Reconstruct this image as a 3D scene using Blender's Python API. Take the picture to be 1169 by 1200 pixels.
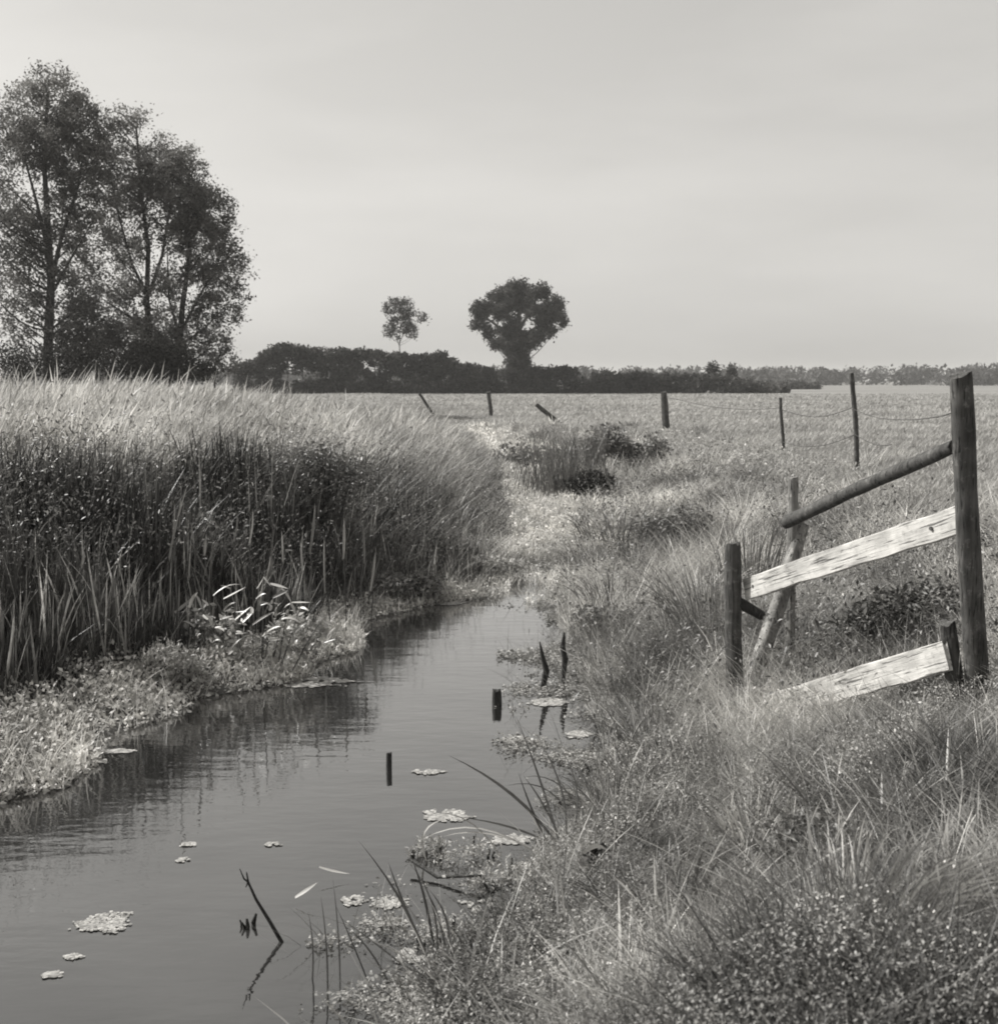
import bpy, math, random
import numpy as np
from mathutils import Vector

random.seed(7)
rng = np.random.default_rng(7)
scene = bpy.context.scene
col = scene.collection
for o in list(bpy.data.objects):
    bpy.data.objects.remove(o)

# ------------------------------------------------------------------ camera
F = 1450.0                       # focal length in pixels of a 1169 x 1200 frame
PITCH = math.atan(154.0 / F)
EYE = 1.6
cam = bpy.data.cameras.new('camera')
cam.sensor_fit = 'VERTICAL'
cam.sensor_height = 56.0
cam.lens = F / 1200.0 * 56.0
cam.clip_start = 0.05
cam.clip_end = 12000
cam.dof.use_dof = True
cam.dof.focus_distance = 9.0
cam.dof.aperture_fstop = 9.0
camo = bpy.data.objects.new('camera', cam)
camo.location = (0, 0, EYE)
camo.rotation_euler = (math.pi / 2 - PITCH, 0, 0)
col.objects.link(camo)
scene.camera = camo

# ------------------------------------------------------------------ sky, sun, exposure
SUN_EL = math.radians(41)
SUN_DIR = Vector((-0.94, 0.34, 0)).normalized()          # where the sun stands: left, a little beyond
sunvec = Vector((SUN_DIR.x * math.cos(SUN_EL), SUN_DIR.y * math.cos(SUN_EL), math.sin(SUN_EL)))
WARM = (1.0, 0.978, 0.935)

world = bpy.data.worlds.new('World')
scene.world = world
world.use_nodes = True
nt = world.node_tree
nt.nodes.clear()
sky = nt.nodes.new('ShaderNodeTexSky')
sky.sky_type = 'NISHITA'
sky.sun_disc = False
sky.sun_elevation = SUN_EL
sky.sun_rotation = math.atan2(SUN_DIR.x, SUN_DIR.y)
sky.air_density = 1.0
sky.dust_density = 2.5
sky.ozone_density = 1.0
bw = nt.nodes.new('ShaderNodeRGBToBW')                  # black and white film
tint = nt.nodes.new('ShaderNodeMix'); tint.data_type = 'RGBA'; tint.blend_type = 'MULTIPLY'
tint.inputs[0].default_value = 1.0
tint.inputs[7].default_value = (*WARM, 1)
# thin high cloud veil, even over the whole dome
tc = nt.nodes.new('ShaderNodeTexCoord')
mp = nt.nodes.new('ShaderNodeMapping'); mp.inputs['Scale'].default_value = (1.6, 1.6, 7.0)
nz = nt.nodes.new('ShaderNodeTexNoise'); nz.inputs['Scale'].default_value = 1.6
nz.inputs['Detail'].default_value = 5; nz.inputs['Roughness'].default_value = 0.5
mr = nt.nodes.new('ShaderNodeMapRange')
mr.inputs['From Min'].default_value = 0.42; mr.inputs['From Max'].default_value = 0.72
mr.inputs['To Min'].default_value = 0.0; mr.inputs['To Max'].default_value = 1.0
veil = nt.nodes.new('ShaderNodeMath'); veil.operation = 'MULTIPLY_ADD'
veil.inputs[1].default_value = 0.42; 
flat = nt.nodes.new('ShaderNodeMath'); flat.operation = 'POWER'; flat.inputs[1].default_value = 0.50
bg = nt.nodes.new('ShaderNodeBackground'); bg.inputs['Strength'].default_value = 0.145
wo = nt.nodes.new('ShaderNodeOutputWorld')
sc = nt.nodes.new('ShaderNodeMath'); sc.operation = 'MULTIPLY'; sc.inputs[1].default_value = 1.64
nt.links.new(sky.outputs[0], bw.inputs[0])
nt.links.new(bw.outputs[0], flat.inputs[0])
nt.links.new(flat.outputs[0], sc.inputs[0])
nt.links.new(tc.outputs['Generated'], mp.inputs[0])
nt.links.new(mp.outputs[0], nz.inputs['Vector'])
nt.links.new(nz.outputs[0], mr.inputs['Value'])
nt.links.new(mr.outputs[0], veil.inputs[0])
nt.links.new(sc.outputs[0], veil.inputs[2])
nt.links.new(veil.outputs[0], tint.inputs[6])
nt.links.new(tint.outputs[2], bg.inputs['Color'])
nt.links.new(bg.outputs[0], wo.inputs['Surface'])

sl = bpy.data.lights.new('sun', 'SUN')
sl.energy = 5.0
sl.angle = math.radians(0.55)
sl.color = (1.0, 0.985, 0.95)
so = bpy.data.objects.new('sun', sl)
so.rotation_euler = sunvec.to_track_quat('Z', 'Y').to_euler()
so.location = (-20, 10, 30)
col.objects.link(so)

vs = scene.view_settings
vs.view_transform = 'Standard'
vs.look = 'None'
vs.exposure = 0.50
vs.gamma = 1.0
vs.use_curve_mapping = False
scene.render.engine = 'CYCLES'
scene.cycles.filter_width = 1.9
scene.cycles.max_bounces = 5
scene.cycles.diffuse_bounces = 3
scene.cycles.transmission_bounces = 3
scene.cycles.volume_bounces = 0

# ------------------------------------------------------------------ geometry helpers
CT, ST = math.cos(PITCH), math.sin(PITCH)

def ray(px, py):
    x = (px - 584.5) / F
    y = (600.0 - py) / F
    return np.array([x, CT + y * ST, -ST + y * CT])

def at(px, py, Y):
    d = ray(px, py)
    return Vector(d * (Y / d[1])) + Vector((0, 0, EYE))

def on_level(px, py, z):
    d = ray(px, py)
    return Vector(d * ((z - EYE) / d[2])) + Vector((0, 0, EYE))

_tab = rng.random((256, 256))

def vnoise(x, y, s=1.0, seed=0):
    x = np.asarray(x, float) * s + 37.7 * seed + 1000
    y = np.asarray(y, float) * s + 91.3 * seed + 1000
    xi = np.floor(x).astype(int); yi = np.floor(y).astype(int)
    fx = x - xi; fy = y - yi
    fx = fx * fx * (3 - 2 * fx); fy = fy * fy * (3 - 2 * fy)
    a = _tab[xi & 255, yi & 255]; b = _tab[(xi + 1) & 255, yi & 255]
    c = _tab[xi & 255, (yi + 1) & 255]; d = _tab[(xi + 1) & 255, (yi + 1) & 255]
    return (a * (1 - fx) + b * fx) * (1 - fy) + (c * (1 - fx) + d * fx) * fy

def fnoise(x, y, s=1.0, seed=0):
    return (vnoise(x, y, s, seed) * 0.55 + vnoise(x, y, s * 2.1, seed + 3) * 0.3 + vnoise(x, y, s * 4.3, seed + 7) * 0.15)

def sstep(a, b, x):
    t = np.clip((np.asarray(x, float) - a) / (b - a), 0, 1)
    return t * t * (3 - 2 * t)

ZW = -0.75                                             # water level
def tab(pts, head, tail):
    q = [on_level(px, py, ZW) for px, py in pts]
    q = head + [(p.y, p.x) for p in q] + tail
    q.sort()
    return np.array([a for a, b in q]), np.array([b for a, b in q])

LY, LX = tab([(50, 925), (130, 862), (230, 818), (330, 802), (395, 765), (405, 735), (470, 714), (550, 702), (600, 668), (612, 640), (615, 600), (596, 562), (560, 532)],
             [(-6, -12.0), (0, -8.0), (3.5, -5.2), (5.2, -3.9)], [(60, -5.0), (100, -12.0), (160, -20.0)])
RY, RX = tab([(525, 1153), (592, 1075), (628, 1020), (668, 965), (695, 920), (712, 880), (705, 830), (684, 780), (668, 730), (664, 700), (674, 660), (682, 610), (662, 570), (612, 540)],
             [(-6, -5.0), (0, -1.6), (3.0, -0.85)], [(60, -4.0), (100, -11.0), (160, -19.0)])

def edges(Y):
    Y = np.asarray(Y, float)
    w = (vnoise(Y, Y * 0, 1.7, 11) - 0.5) * 0.22 + (vnoise(Y, Y * 0, 5.0, 12) - 0.5) * 0.10
    w2 = (vnoise(Y, Y * 0, 1.7, 15) - 0.5) * 0.22 + (vnoise(Y, Y * 0, 5.0, 16) - 0.5) * 0.10
    return np.interp(Y, LY, LX) + w, np.interp(Y, RY, RX) + w2

def terrain(X, Y):
    X = np.asarray(X, float); Y = np.asarray(Y, float)
    L, R = edges(Y)
    k = 0.9
    dl = (L - X) * k
    dr = (X - R) * k
    Yn = Y + 4.5 * (fnoise(X * 1.3, Y * 0.7, 1.2, 17) - 0.5) * sstep(10, 13, Y) * (1 - sstep(16, 20, Y)) - 0.9 * sstep(11, 13, Y) * (1 - sstep(16, 20, Y))
    bed_mid = np.interp(Yn, [0, 12.2, 14.2, 22, 40, 60, 120], [-1.25, -1.15, ZW + 0.03, -0.62, -0.35, -0.1, 0.0])
    edge_z = np.maximum(ZW + 0.02, bed_mid + 0.02)
    inside = np.minimum(-dl, -dr)
    bed = edge_z + (bed_mid - edge_z) * sstep(0.0, 0.45, inside)
    # left bank
    shelf = np.interp(Y, [6, 9.5, 10.8, 20], [0.75, 0.8, 0.3, 0.25])
    top_l = 0.98 * (1 - sstep(24, 44, Y)) * (0.86 + 0.28 * fnoise(X, Y, 0.25, 2)) 
    top_l = top_l * (0.20 + 0.80 * sstep(1.2, 6.5, dl))
    zl = edge_z + 0.07 * sstep(0, 0.4, dl) + (top_l - edge_z - 0.07) * sstep(shelf, shelf + 2.2, dl)
    # right bank
    wr = np.interp(Y, [1, 3, 5, 8, 14, 30], [1.2, 1.6, 2.3, 3.2, 4.5, 6])
    zr = edge_z + 0.08 * sstep(0, 0.3, dr) + (0.0 - edge_z - 0.08) * sstep(0.25, wr, dr)
    zr = zr + 0.10 * (fnoise(X, Y, 0.9, 5) - 0.5) * sstep(0.2, 1.2, dr) * (1 - sstep(20, 40, Y))
    z = np.where(dl > 0, zl, np.where(dr > 0, zr, bed))
    return z

def ter(x, y):
    return float(terrain(np.array([x]), np.array([y]))[0])

def hit(px, py, zoff=0.0):
    d = ray(px, py)
    ts = np.linspace(2.0, 200, 9000) ** 1.0
    ts = np.concatenate([np.linspace(2, 30, 6000), np.linspace(30, 400, 6000)])
    X = d[0] * ts; Y = d[1] * ts; Z = EYE + d[2] * ts
    T = np.maximum(terrain(X, Y), ZW) + zoff
    i = int(np.argmax(Z < T))
    return Vector((X[i], Y[i], max(ter(X[i], Y[i]), ZW)))

class Buf:
    """collects vertices, triangles/quads and a tone per vertex; build() links ONE mesh object"""
    def __init__(self):
        self.v = []; self.f3 = []; self.f4 = []; self.t = []; self.n = 0
    def add(self, v, f, tone):
        v = np.asarray(v, float).reshape(-1, 3)
        f = np.asarray(f, int)
        self.v.append(v)
        (self.f3 if f.shape[1] == 3 else self.f4).append(f + self.n)
        t = np.asarray(tone, float)
        self.t.append(np.full(len(v), float(t)) if t.ndim == 0 else t)
        self.n += len(v)
    def mesh(self, name, smooth=True):
        me = bpy.data.meshes.new(name)
        v = np.concatenate(self.v)
        f3 = np.concatenate(self.f3) if self.f3 else np.zeros((0, 3), int)
        f4 = np.concatenate(self.f4) if self.f4 else np.zeros((0, 4), int)
        me.vertices.add(len(v)); me.vertices.foreach_set('co', v.astype(np.float32).ravel())
        nl = len(f3) * 3 + len(f4) * 4
        me.loops.add(nl)
        me.loops.foreach_set('vertex_index', np.concatenate([f3.ravel(), f4.ravel()]).astype(np.int32))
        npoly = len(f3) + len(f4)
        me.polygons.add(npoly)
        st = np.concatenate([np.arange(len(f3)) * 3, len(f3) * 3 + np.arange(len(f4)) * 4]).astype(np.int32)
        me.polygons.foreach_set('loop_start', st)
        me.polygons.foreach_set('use_smooth', np.full(npoly, smooth))
        a = me.attributes.new('tone', 'FLOAT', 'POINT')
        a.data.foreach_set('value', np.concatenate(self.t).astype(np.float32))
        me.update(calc_edges=True)
        me.validate()
        return me
    def build(self, name, mat, parent=None, loc=None, smooth=True):
        if loc is not None:                             # vertices are given in world space; move the origin
            off = np.array(loc, float)
            self.v = [v - off for v in self.v]
        me = self.mesh(name, smooth)
        me.materials.append(mat)
        o = bpy.data.objects.new(name, me)
        col.objects.link(o)
        if loc is not None: o.location = loc
        if parent is not None:
            o.parent = parent
            if loc is not None: o.location = Vector(loc) - parent.location
        return o

def tag(o, label=None, cat=None, group=None, kind=None):
    if label: o['label'] = label
    if cat: o['category'] = cat
    if group: o['group'] = group
    if kind: o['kind'] = kind
    return o

def thing(name, label, cat, loc, group=None):
    o = bpy.data.objects.new(name, None)
    o.empty_display_size = 0.2
    o.location = loc
    col.objects.link(o)
    return tag(o, label, cat, group)

def blades(buf, P, h, w, az, lean, curve, tone, segs=3, prof=None, fa=None):
    """N curved ribbons: grass, sedge, reed leaves"""
    P = np.asarray(P, float); N = len(P)
    if N == 0: return
    one = np.ones(N)
    h = h * one; w = w * one; az = az * one; lean = lean * one; curve = curve * one; tone = tone * one
    t = np.linspace(0, 1, segs + 1)
    dx, dy = np.cos(az), np.sin(az)
    if fa is None: fa = rng.uniform(0, 2 * np.pi, N)
    sx, sy = np.cos(fa), np.sin(fa)
    V = np.zeros((N, 2 * segs + 1, 3))
    for i, ti in enumerate(t):
        off = (lean * ti + curve * ti * ti) * h
        cz = h * (ti - 0.32 * np.minimum(curve, 1.6) * ti * ti)
        c = np.stack([P[:, 0] + dx * off, P[:, 1] + dy * off, P[:, 2] + cz], 1)
        if i == segs:
            V[:, 2 * segs] = c
        else:
            wp = (1 - ti) ** 0.55 if prof is None else prof(ti)
            s = np.stack([sx * w * wp * 0.5, sy * w * wp * 0.5, np.zeros(N)], 1)
            V[:, 2 * i] = c - s; V[:, 2 * i + 1] = c + s
    tri = []
    for i in range(segs - 1):
        a = 2 * i
        tri += [(a, a + 1, a + 3), (a, a + 3, a + 2)]
    a = 2 * (segs - 1)
    tri.append((a, a + 1, a + 2))
    tri = np.array(tri)
    n = 2 * segs + 1
    Fc = (tri[None] + (np.arange(N) * n)[:, None, None]).reshape(-1, 3)
    buf.add(V.reshape(-1, 3), Fc, np.repeat(tone, n))

def leaves(buf, P, size, tone, aspect=0.5, up=0.0, az=None, pitch=None):
    """N folded diamond leaves, random or given orientation"""
    P = np.asarray(P, float); N = len(P)
    if N == 0: return
    size = size * np.ones(N); tone = tone * np.ones(N)
    if az is None: az = rng.uniform(0, 2 * np.pi, N)
    if pitch is None: pitch = rng.normal(up, 0.7, N)
    roll = rng.normal(0, 0.6, N)
    d = np.stack([np.cos(az) * np.cos(pitch), np.sin(az) * np.cos(pitch), np.sin(pitch)], 1)
    s0 = np.stack([-np.sin(az), np.cos(az), np.zeros(N)], 1)
    n0 = np.cross(d, s0)
    s = s0 * np.cos(roll)[:, None] + n0 * np.sin(roll)[:, None]
    n = np.cross(d, s)
    L = size[:, None]
    A = P; B = P + d * L
    M = P + d * L * 0.45
    V = np.stack([A, M + s * L * aspect * 0.5 + n * L * 0.08, B, M - s * L * aspect * 0.5 + n * L * 0.08], 1)
    f = np.array([(0, 1, 2), (0, 2, 3)])
    Fc = (f[None] + (np.arange(N) * 4)[:, None, None]).reshape(-1, 3)
    buf.add(V.reshape(-1, 3), Fc, np.repeat(tone, 4))

def tube(buf, pts, rad, n=8, tone=1.0, cap=True, wob=0.0, squash=None, flute=None, ragged=0.0):
    pts = np.array([tuple(p) for p in pts], float)
    m = len(pts)
    rad = np.ones(m) * np.asarray(rad, float)
    V = []
    ref = np.array([0.0, 1.0, 0.13])
    for i in range(m):
        d = pts[min(i + 1, m - 1)] - pts[max(i - 1, 0)]
        d = d / (np.linalg.norm(d) + 1e-9)
        r0 = ref if abs(d @ ref) < 0.95 else np.array([1.0, 0.1, 0.0])
        a = np.cross(d, r0); a /= np.linalg.norm(a)
        b = np.cross(d, a)
        for j in range(n):
            q = 2 * math.pi * j / n
            r = rad[i] * (1 + wob * (random.random() - 0.5))
            ca, cb = math.cos(q), math.sin(q)
            if flute is not None: r *= flute[j]
            if squash: cb *= squash
            V.append(pts[i] + (a * ca + b * cb) * r + (d * random.uniform(-1, 0.3) * ragged * rad[i] if ragged and i == m - 1 else 0))
    Fq = [(i * n + j, i * n + (j + 1) % n, (i + 1) * n + (j + 1) % n, (i + 1) * n + j) for i in range(m - 1) for j in range(n)]
    buf.add(V, Fq, tone)
    if cap:
        k = buf.n
        for i, c in ((0, pts[0]), (m - 1, pts[-1])):
            ring = V[i * n:(i + 1) * n]
            buf.add(list(ring) + [c], [(j, (j + 1) % n, n) for j in range(n)], tone)

def bez(a, b, c, n=7):
    a, b, c = Vector(a), Vector(b), Vector(c)
    return [a * (1 - t) ** 2 + b * 2 * t * (1 - t) + c * t * t for t in [i / (n - 1) for i in range(n)]]

# ------------------------------------------------------------------ materials
def base_mat(name):
    m = bpy.data.materials.new(name); m.use_nodes = True
    nt = m.node_tree; nt.nodes.clear()
    out = nt.nodes.new('ShaderNodeOutputMaterial')
    p = nt.nodes.new('ShaderNodeBsdfPrincipled')
    nt.links.new(p.outputs[0], out.inputs[0])
    return m, nt, p, out

def warm_grey(nt, val_socket):
    mx = nt.nodes.new('ShaderNodeVectorMath'); mx.operation = 'SCALE'
    mx.inputs[0].default_value = WARM
    nt.links.new(val_socket, mx.inputs['Scale'])
    return mx.outputs[0]

def veg_mat(name, albedo, trans=0.35, rough=0.55, spec=0.3, noise=6.0, var=0.35):
    m, nt, p, out = base_mat(name)
    at_ = nt.nodes.new('ShaderNodeAttribute'); at_.attribute_name = 'tone'
    nz = nt.nodes.new('ShaderNodeTexNoise'); nz.inputs['Scale'].default_value = noise; nz.inputs['Detail'].default_value = 3
    geo = nt.nodes.new('ShaderNodeNewGeometry')
    nt.links.new(geo.outputs['Position'], nz.inputs['Vector'])
    mr = nt.nodes.new('ShaderNodeMapRange')
    mr.inputs['From Min'].default_value = 0.3; mr.inputs['From Max'].default_value = 0.7
    mr.inputs['To Min'].default_value = albedo * (1 - var); mr.inputs['To Max'].default_value = albedo * (1 + var)
    nt.links.new(nz.outputs[0], mr.inputs['Value'])
    mu = nt.nodes.new('ShaderNodeMath'); mu.operation = 'MULTIPLY'
    nt.links.new(mr.outputs[0], mu.inputs[0]); nt.links.new(at_.outputs['Fac'], mu.inputs[1])
    c = warm_grey(nt, mu.outputs[0])
    nt.links.new(c, p.inputs['Base Color'])
    p.inputs['Roughness'].default_value = rough
    p.inputs['Specular IOR Level'].default_value = spec
    tr = nt.nodes.new('ShaderNodeBsdfTranslucent')
    nt.links.new(c, tr.inputs['Color'])
    mx = nt.nodes.new('ShaderNodeMixShader'); mx.inputs[0].default_value = trans
    nt.links.new(p.outputs[0], mx.inputs[1]); nt.links.new(tr.outputs[0], mx.inputs[2])
    nt.links.new(mx.outputs[0], out.inputs[0])
    return m

def wood_mat(name, lo, hi, scale=(40, 40, 3), bump=0.5, rough=0.85, lichen=1.9):
    m, nt, p, out = base_mat(name)
    tc = nt.nodes.new('ShaderNodeTexCoord')
    mp = nt.nodes.new('ShaderNodeMapping'); mp.inputs['Scale'].default_value = scale
    nt.links.new(tc.outputs['Object'], mp.inputs[0])
    nz = nt.nodes.new('ShaderNodeTexNoise'); nz.inputs['Scale'].default_value = 1.0; nz.inputs['Detail'].default_value = 6
    nz.inputs['Roughness'].default_value = 0.65
    nt.links.new(mp.outputs[0], nz.inputs['Vector'])
    n2 = nt.nodes.new('ShaderNodeTexNoise'); n2.inputs['Scale'].default_value = 7.0; n2.inputs['Detail'].default_value = 4
    nt.links.new(tc.outputs['Object'], n2.inputs['Vector'])
    av = nt.nodes.new('ShaderNodeMath'); av.operation = 'ADD'
    nt.links.new(nz.outputs[0], av.inputs[0]); nt.links.new(n2.outputs[0], av.inputs[1])
    mr = nt.nodes.new('ShaderNodeMapRange')
    mr.inputs['From Min'].default_value = 0.7; mr.inputs['From Max'].default_value = 1.3
    mr.inputs['To Min'].default_value = lo; mr.inputs['To Max'].default_value = hi
    nt.links.new(av.outputs[0], mr.inputs['Value'])
    # drying cracks along the grain, and paler lichen blotches
    mp3 = nt.nodes.new('ShaderNodeMapping'); mp3.inputs['Scale'].default_value = tuple(q * 2.2 for q in scale)
    nt.links.new(tc.outputs['Object'], mp3.inputs[0])
    n3 = nt.nodes.new('ShaderNodeTexNoise'); n3.inputs['Scale'].default_value = 1.0; n3.inputs['Detail'].default_value = 3
    nt.links.new(mp3.outputs[0], n3.inputs['Vector'])
    ck = nt.nodes.new('ShaderNodeMapRange'); ck.inputs['From Min'].default_value = 0.34; ck.inputs['From Max'].default_value = 0.42
    ck.inputs['To Min'].default_value = 0.30; ck.inputs['To Max'].default_value = 1.0
    nt.links.new(n3.outputs[0], ck.inputs['Value'])
    n4 = nt.nodes.new('ShaderNodeTexNoise'); n4.inputs['Scale'].default_value = 21.0; n4.inputs['Detail'].default_value = 5; n4.inputs['Roughness'].default_value = 0.7
    nt.links.new(tc.outputs['Object'], n4.inputs['Vector'])
    li = nt.nodes.new('ShaderNodeMapRange'); li.inputs['From Min'].default_value = 0.56; li.inputs['From Max'].default_value = 0.66
    li.inputs['To Min'].default_value = 1.0; li.inputs['To Max'].default_value = lichen
    nt.links.new(n4.outputs[0], li.inputs['Value'])
    m1 = nt.nodes.new('ShaderNodeMath'); m1.operation = 'MULTIPLY'
    nt.links.new(mr.outputs[0], m1.inputs[0]); nt.links.new(ck.outputs[0], m1.inputs[1])
    m2 = nt.nodes.new('ShaderNodeMath'); m2.operation = 'MULTIPLY'
    nt.links.new(m1.outputs[0], m2.inputs[0]); nt.links.new(li.outputs[0], m2.inputs[1])
    nt.links.new(warm_grey(nt, m2.outputs[0]), p.inputs['Base Color'])
    p.inputs['Roughness'].default_value = rough
    p.inputs['Specular IOR Level'].default_value = 0.2
    sm = nt.nodes.new('ShaderNodeMath'); sm.operation = 'ADD'
    nt.links.new(av.outputs[0], sm.inputs[0]); nt.links.new(ck.outputs[0], sm.inputs[1])
    av = sm
    bp = nt.nodes.new('ShaderNodeBump'); bp.inputs['Strength'].default_value = bump; bp.inputs['Distance'].default_value = 0.01
    nt.links.new(av.outputs[0], bp.inputs['Height']); nt.links.new(bp.outputs[0], p.inputs['Normal'])
    return m

def ground_mat():
    m, nt, p, out = base_mat('ground_soil_and_turf')
    at_ = nt.nodes.new('ShaderNodeAttribute'); at_.attribute_name = 'tone'
    geo = nt.nodes.new('ShaderNodeNewGeometry')
    mp = nt.nodes.new('ShaderNodeMapping'); mp.inputs['Scale'].default_value = (1, 1, 1)
    nt.links.new(geo.outputs['Position'], mp.inputs[0])
    outs = []
    for s, d in ((0.06, 4), (1.1, 5), (9.0, 4)):
        nz = nt.nodes.new('ShaderNodeTexNoise'); nz.inputs['Scale'].default_value = s; nz.inputs['Detail'].default_value = d
        nt.links.new(mp.outputs[0], nz.inputs['Vector']); outs.append(nz.outputs[0])
    a = nt.nodes.new('ShaderNodeMath'); a.operation = 'ADD'
    nt.links.new(outs[0], a.inputs[0]); nt.links.new(outs[1], a.inputs[1])
    b = nt.nodes.new('ShaderNodeMath'); b.operation = 'ADD'
    nt.links.new(a.outputs[0], b.inputs[0]); nt.links.new(outs[2], b.inputs[1])
    mr = nt.nodes.new('ShaderNodeMapRange')
    mr.inputs['From Min'].default_value = 1.1; mr.inputs['From Max'].default_value = 1.9
    mr.inputs['To Min'].default_value = 0.75; mr.inputs['To Max'].default_value = 1.25
    nt.links.new(b.outputs[0], mr.inputs['Value'])
    mu = nt.nodes.new('ShaderNodeMath'); mu.operation = 'MULTIPLY'
    nt.links.new(mr.outputs[0], mu.inputs[0]); nt.links.new(at_.outputs['Fac'], mu.inputs[1])
    nt.links.new(warm_grey(nt, mu.outputs[0]), p.inputs['Base Color'])
    p.inputs['Roughness'].default_value = 0.95
    p.inputs['Specular IOR Level'].default_value = 0.1
    bp = nt.nodes.new('ShaderNodeBump'); bp.inputs['Strength'].default_value = 0.6; bp.inputs['Distance'].default_value = 0.05
    nt.links.new(b.outputs[0], bp.inputs['Height']); nt.links.new(bp.outputs[0], p.inputs['Normal'])
    return m

def water_mat():
    m, nt, p, out = base_mat('murky_water')
    geo = nt.nodes.new('ShaderNodeNewGeometry')
    mp = nt.nodes.new('ShaderNodeMapping'); mp.inputs['Scale'].default_value = (1.0, 2.6, 1)
    mp.inputs['Rotation'].default_value = (0, 0, 0.12)
    nt.links.new(geo.outputs['Position'], mp.inputs[0])
    n1 = nt.nodes.new('ShaderNodeTexNoise'); n1.inputs['Scale'].default_value = 4.5; n1.inputs['Detail'].default_value = 3
    n2 = nt.nodes.new('ShaderNodeTexNoise'); n2.inputs['Scale'].default_value = 0.9; n2.inputs['Detail'].default_value = 2
    nt.links.new(mp.outputs[0], n1.inputs['Vector']); nt.links.new(mp.outputs[0], n2.inputs['Vector'])
    b1 = nt.nodes.new('ShaderNodeBump'); b1.inputs['Strength'].default_value = 0.10; b1.inputs['Distance'].default_value = 0.02
    b2 = nt.nodes.new('ShaderNodeBump'); b2.inputs['Strength'].default_value = 0.08; b2.inputs['Distance'].default_value = 0.05
    nt.links.new(n1.outputs[0], b1.inputs['Height']); nt.links.new(n2.outputs[0], b2.inputs['Height'])
    nt.links.new(b1.outputs[0], b2.inputs['Normal']); nt.links.new(b2.outputs[0], p.inputs['Normal'])
    # fine silt / dust film on the surface
    n3 = nt.nodes.new('ShaderNodeTexNoise'); n3.inputs['Scale'].default_value = 1.3; n3.inputs['Detail'].default_value = 5
    nt.links.new(geo.outputs['Position'], n3.inputs['Vector'])
    mr = nt.nodes.new('ShaderNodeMapRange')
    mr.inputs['From Min'].default_value = 0.35; mr.inputs['From Max'].default_value = 0.7
    mr.inputs['To Min'].default_value = 0.008; mr.inputs['To Max'].default_value = 0.022
    nt.links.new(n3.outputs[0], mr.inputs['Value'])
    nt.links.new(warm_grey(nt, mr.outputs[0]), p.inputs['Base Color'])
    p.inputs['Roughness'].default_value = 0.025
    p.inputs['IOR'].default_value = 1.6
    p.inputs['Coat Weight'].default_value = 1.0          # second reflecting layer, added to brighten the mirrored sky
    p.inputs['Coat IOR'].default_value = 1.8
    p.inputs['Coat Roughness'].default_value = 0.02
    nt.links.new(b2.outputs[0], p.inputs['Coat Normal'])
    return m

M = {}
M['ground'] = ground_mat()
M['water'] = water_mat()
M['pasture'] = veg_mat('pasture_grass', 0.31, 0.3, 0.6, 0.25, 0.35, 0.25)
M['pale_grass'] = veg_mat('pale_seeding_grass', 0.50, 0.4, 0.5, 0.35, 1.5, 0.2)
M['rough_grass'] = veg_mat('rough_bank_grass', 0.32, 0.35, 0.5, 0.35, 2.0, 0.35)
M['near_grass'] = veg_mat('near_bank_grass', 0.24, 0.35, 0.5, 0.4, 2.5, 0.35)
M['near_herb'] = veg_mat('near_bank_herb', 0.28, 0.3, 0.5, 0.4, 5.0, 0.35)
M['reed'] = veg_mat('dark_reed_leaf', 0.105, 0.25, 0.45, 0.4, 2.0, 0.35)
M['herb'] = veg_mat('bank_herb_leaf', 0.16, 0.3, 0.45, 0.4, 3.0, 0.35)
M['pale_herb'] = veg_mat('pale_water_herb', 0.36, 0.3, 0.5, 0.35, 5.0, 0.3)
M['margin_herb'] = veg_mat('pale_margin_herb', 0.60, 0.3, 0.5, 0.35, 4.0, 0.3)
M['pale_sheen_leaf'] = veg_mat('sheen_lance_leaf', 0.52, 0.15, 0.35, 0.6, 9.0, 0.12)  # sun sheen on the dock leaves is put into this pale base colour
M['sedge'] = veg_mat('sedge_blade', 0.10, 0.25, 0.4, 0.5, 6.0, 0.3)
M['dead_stem'] = veg_mat('dead_straw_stem', 0.45, 0.15, 0.6, 0.3, 8.0, 0.2)
M['tree_leaf'] = veg_mat('tree_leaf', 0.17, 0.4, 0.5, 0.2, 0.5, 0.3)
M['oak_leaf'] = veg_mat('oak_leaf', 0.065, 0.25, 0.6, 0.1, 0.2, 0.3)
M['hedge_leaf'] = veg_mat('hedge_leaf', 0.062, 0.2, 0.7, 0.06, 0.2, 0.35)
M['far_leaf'] = veg_mat('far_wood_leaf', 0.06, 0.2, 0.6, 0.2, 0.03, 0.3)
M['bark'] = wood_mat('dark_bark', 0.035, 0.08, (6, 6, 1.2), 0.6)
M['post'] = wood_mat('weathered_post', 0.025, 0.12, (45, 45, 3.5), 0.7)
M['log'] = wood_mat('grey_peeled_log', 0.10, 0.30, (26, 26, 5), 0.7)
M['board'] = wood_mat('pale_sawn_board', 0.26, 0.58, (2.2, 45, 45), 0.6, 0.85, 0.72)
M['dark_wood'] = wood_mat('wet_black_wood', 0.018, 0.05, (40, 40, 6), 0.6, 0.6)
M['pole'] = wood_mat('dark_rail_pole', 0.035, 0.10, (30, 30, 4), 0.7)
M['pale_peg'] = wood_mat('pale_peg', 0.32, 0.5, (40, 40, 4), 0.4)
M['wire'] = wood_mat('rusty_wire', 0.04, 0.09, (9, 9, 9), 0.1, 0.7)

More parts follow.
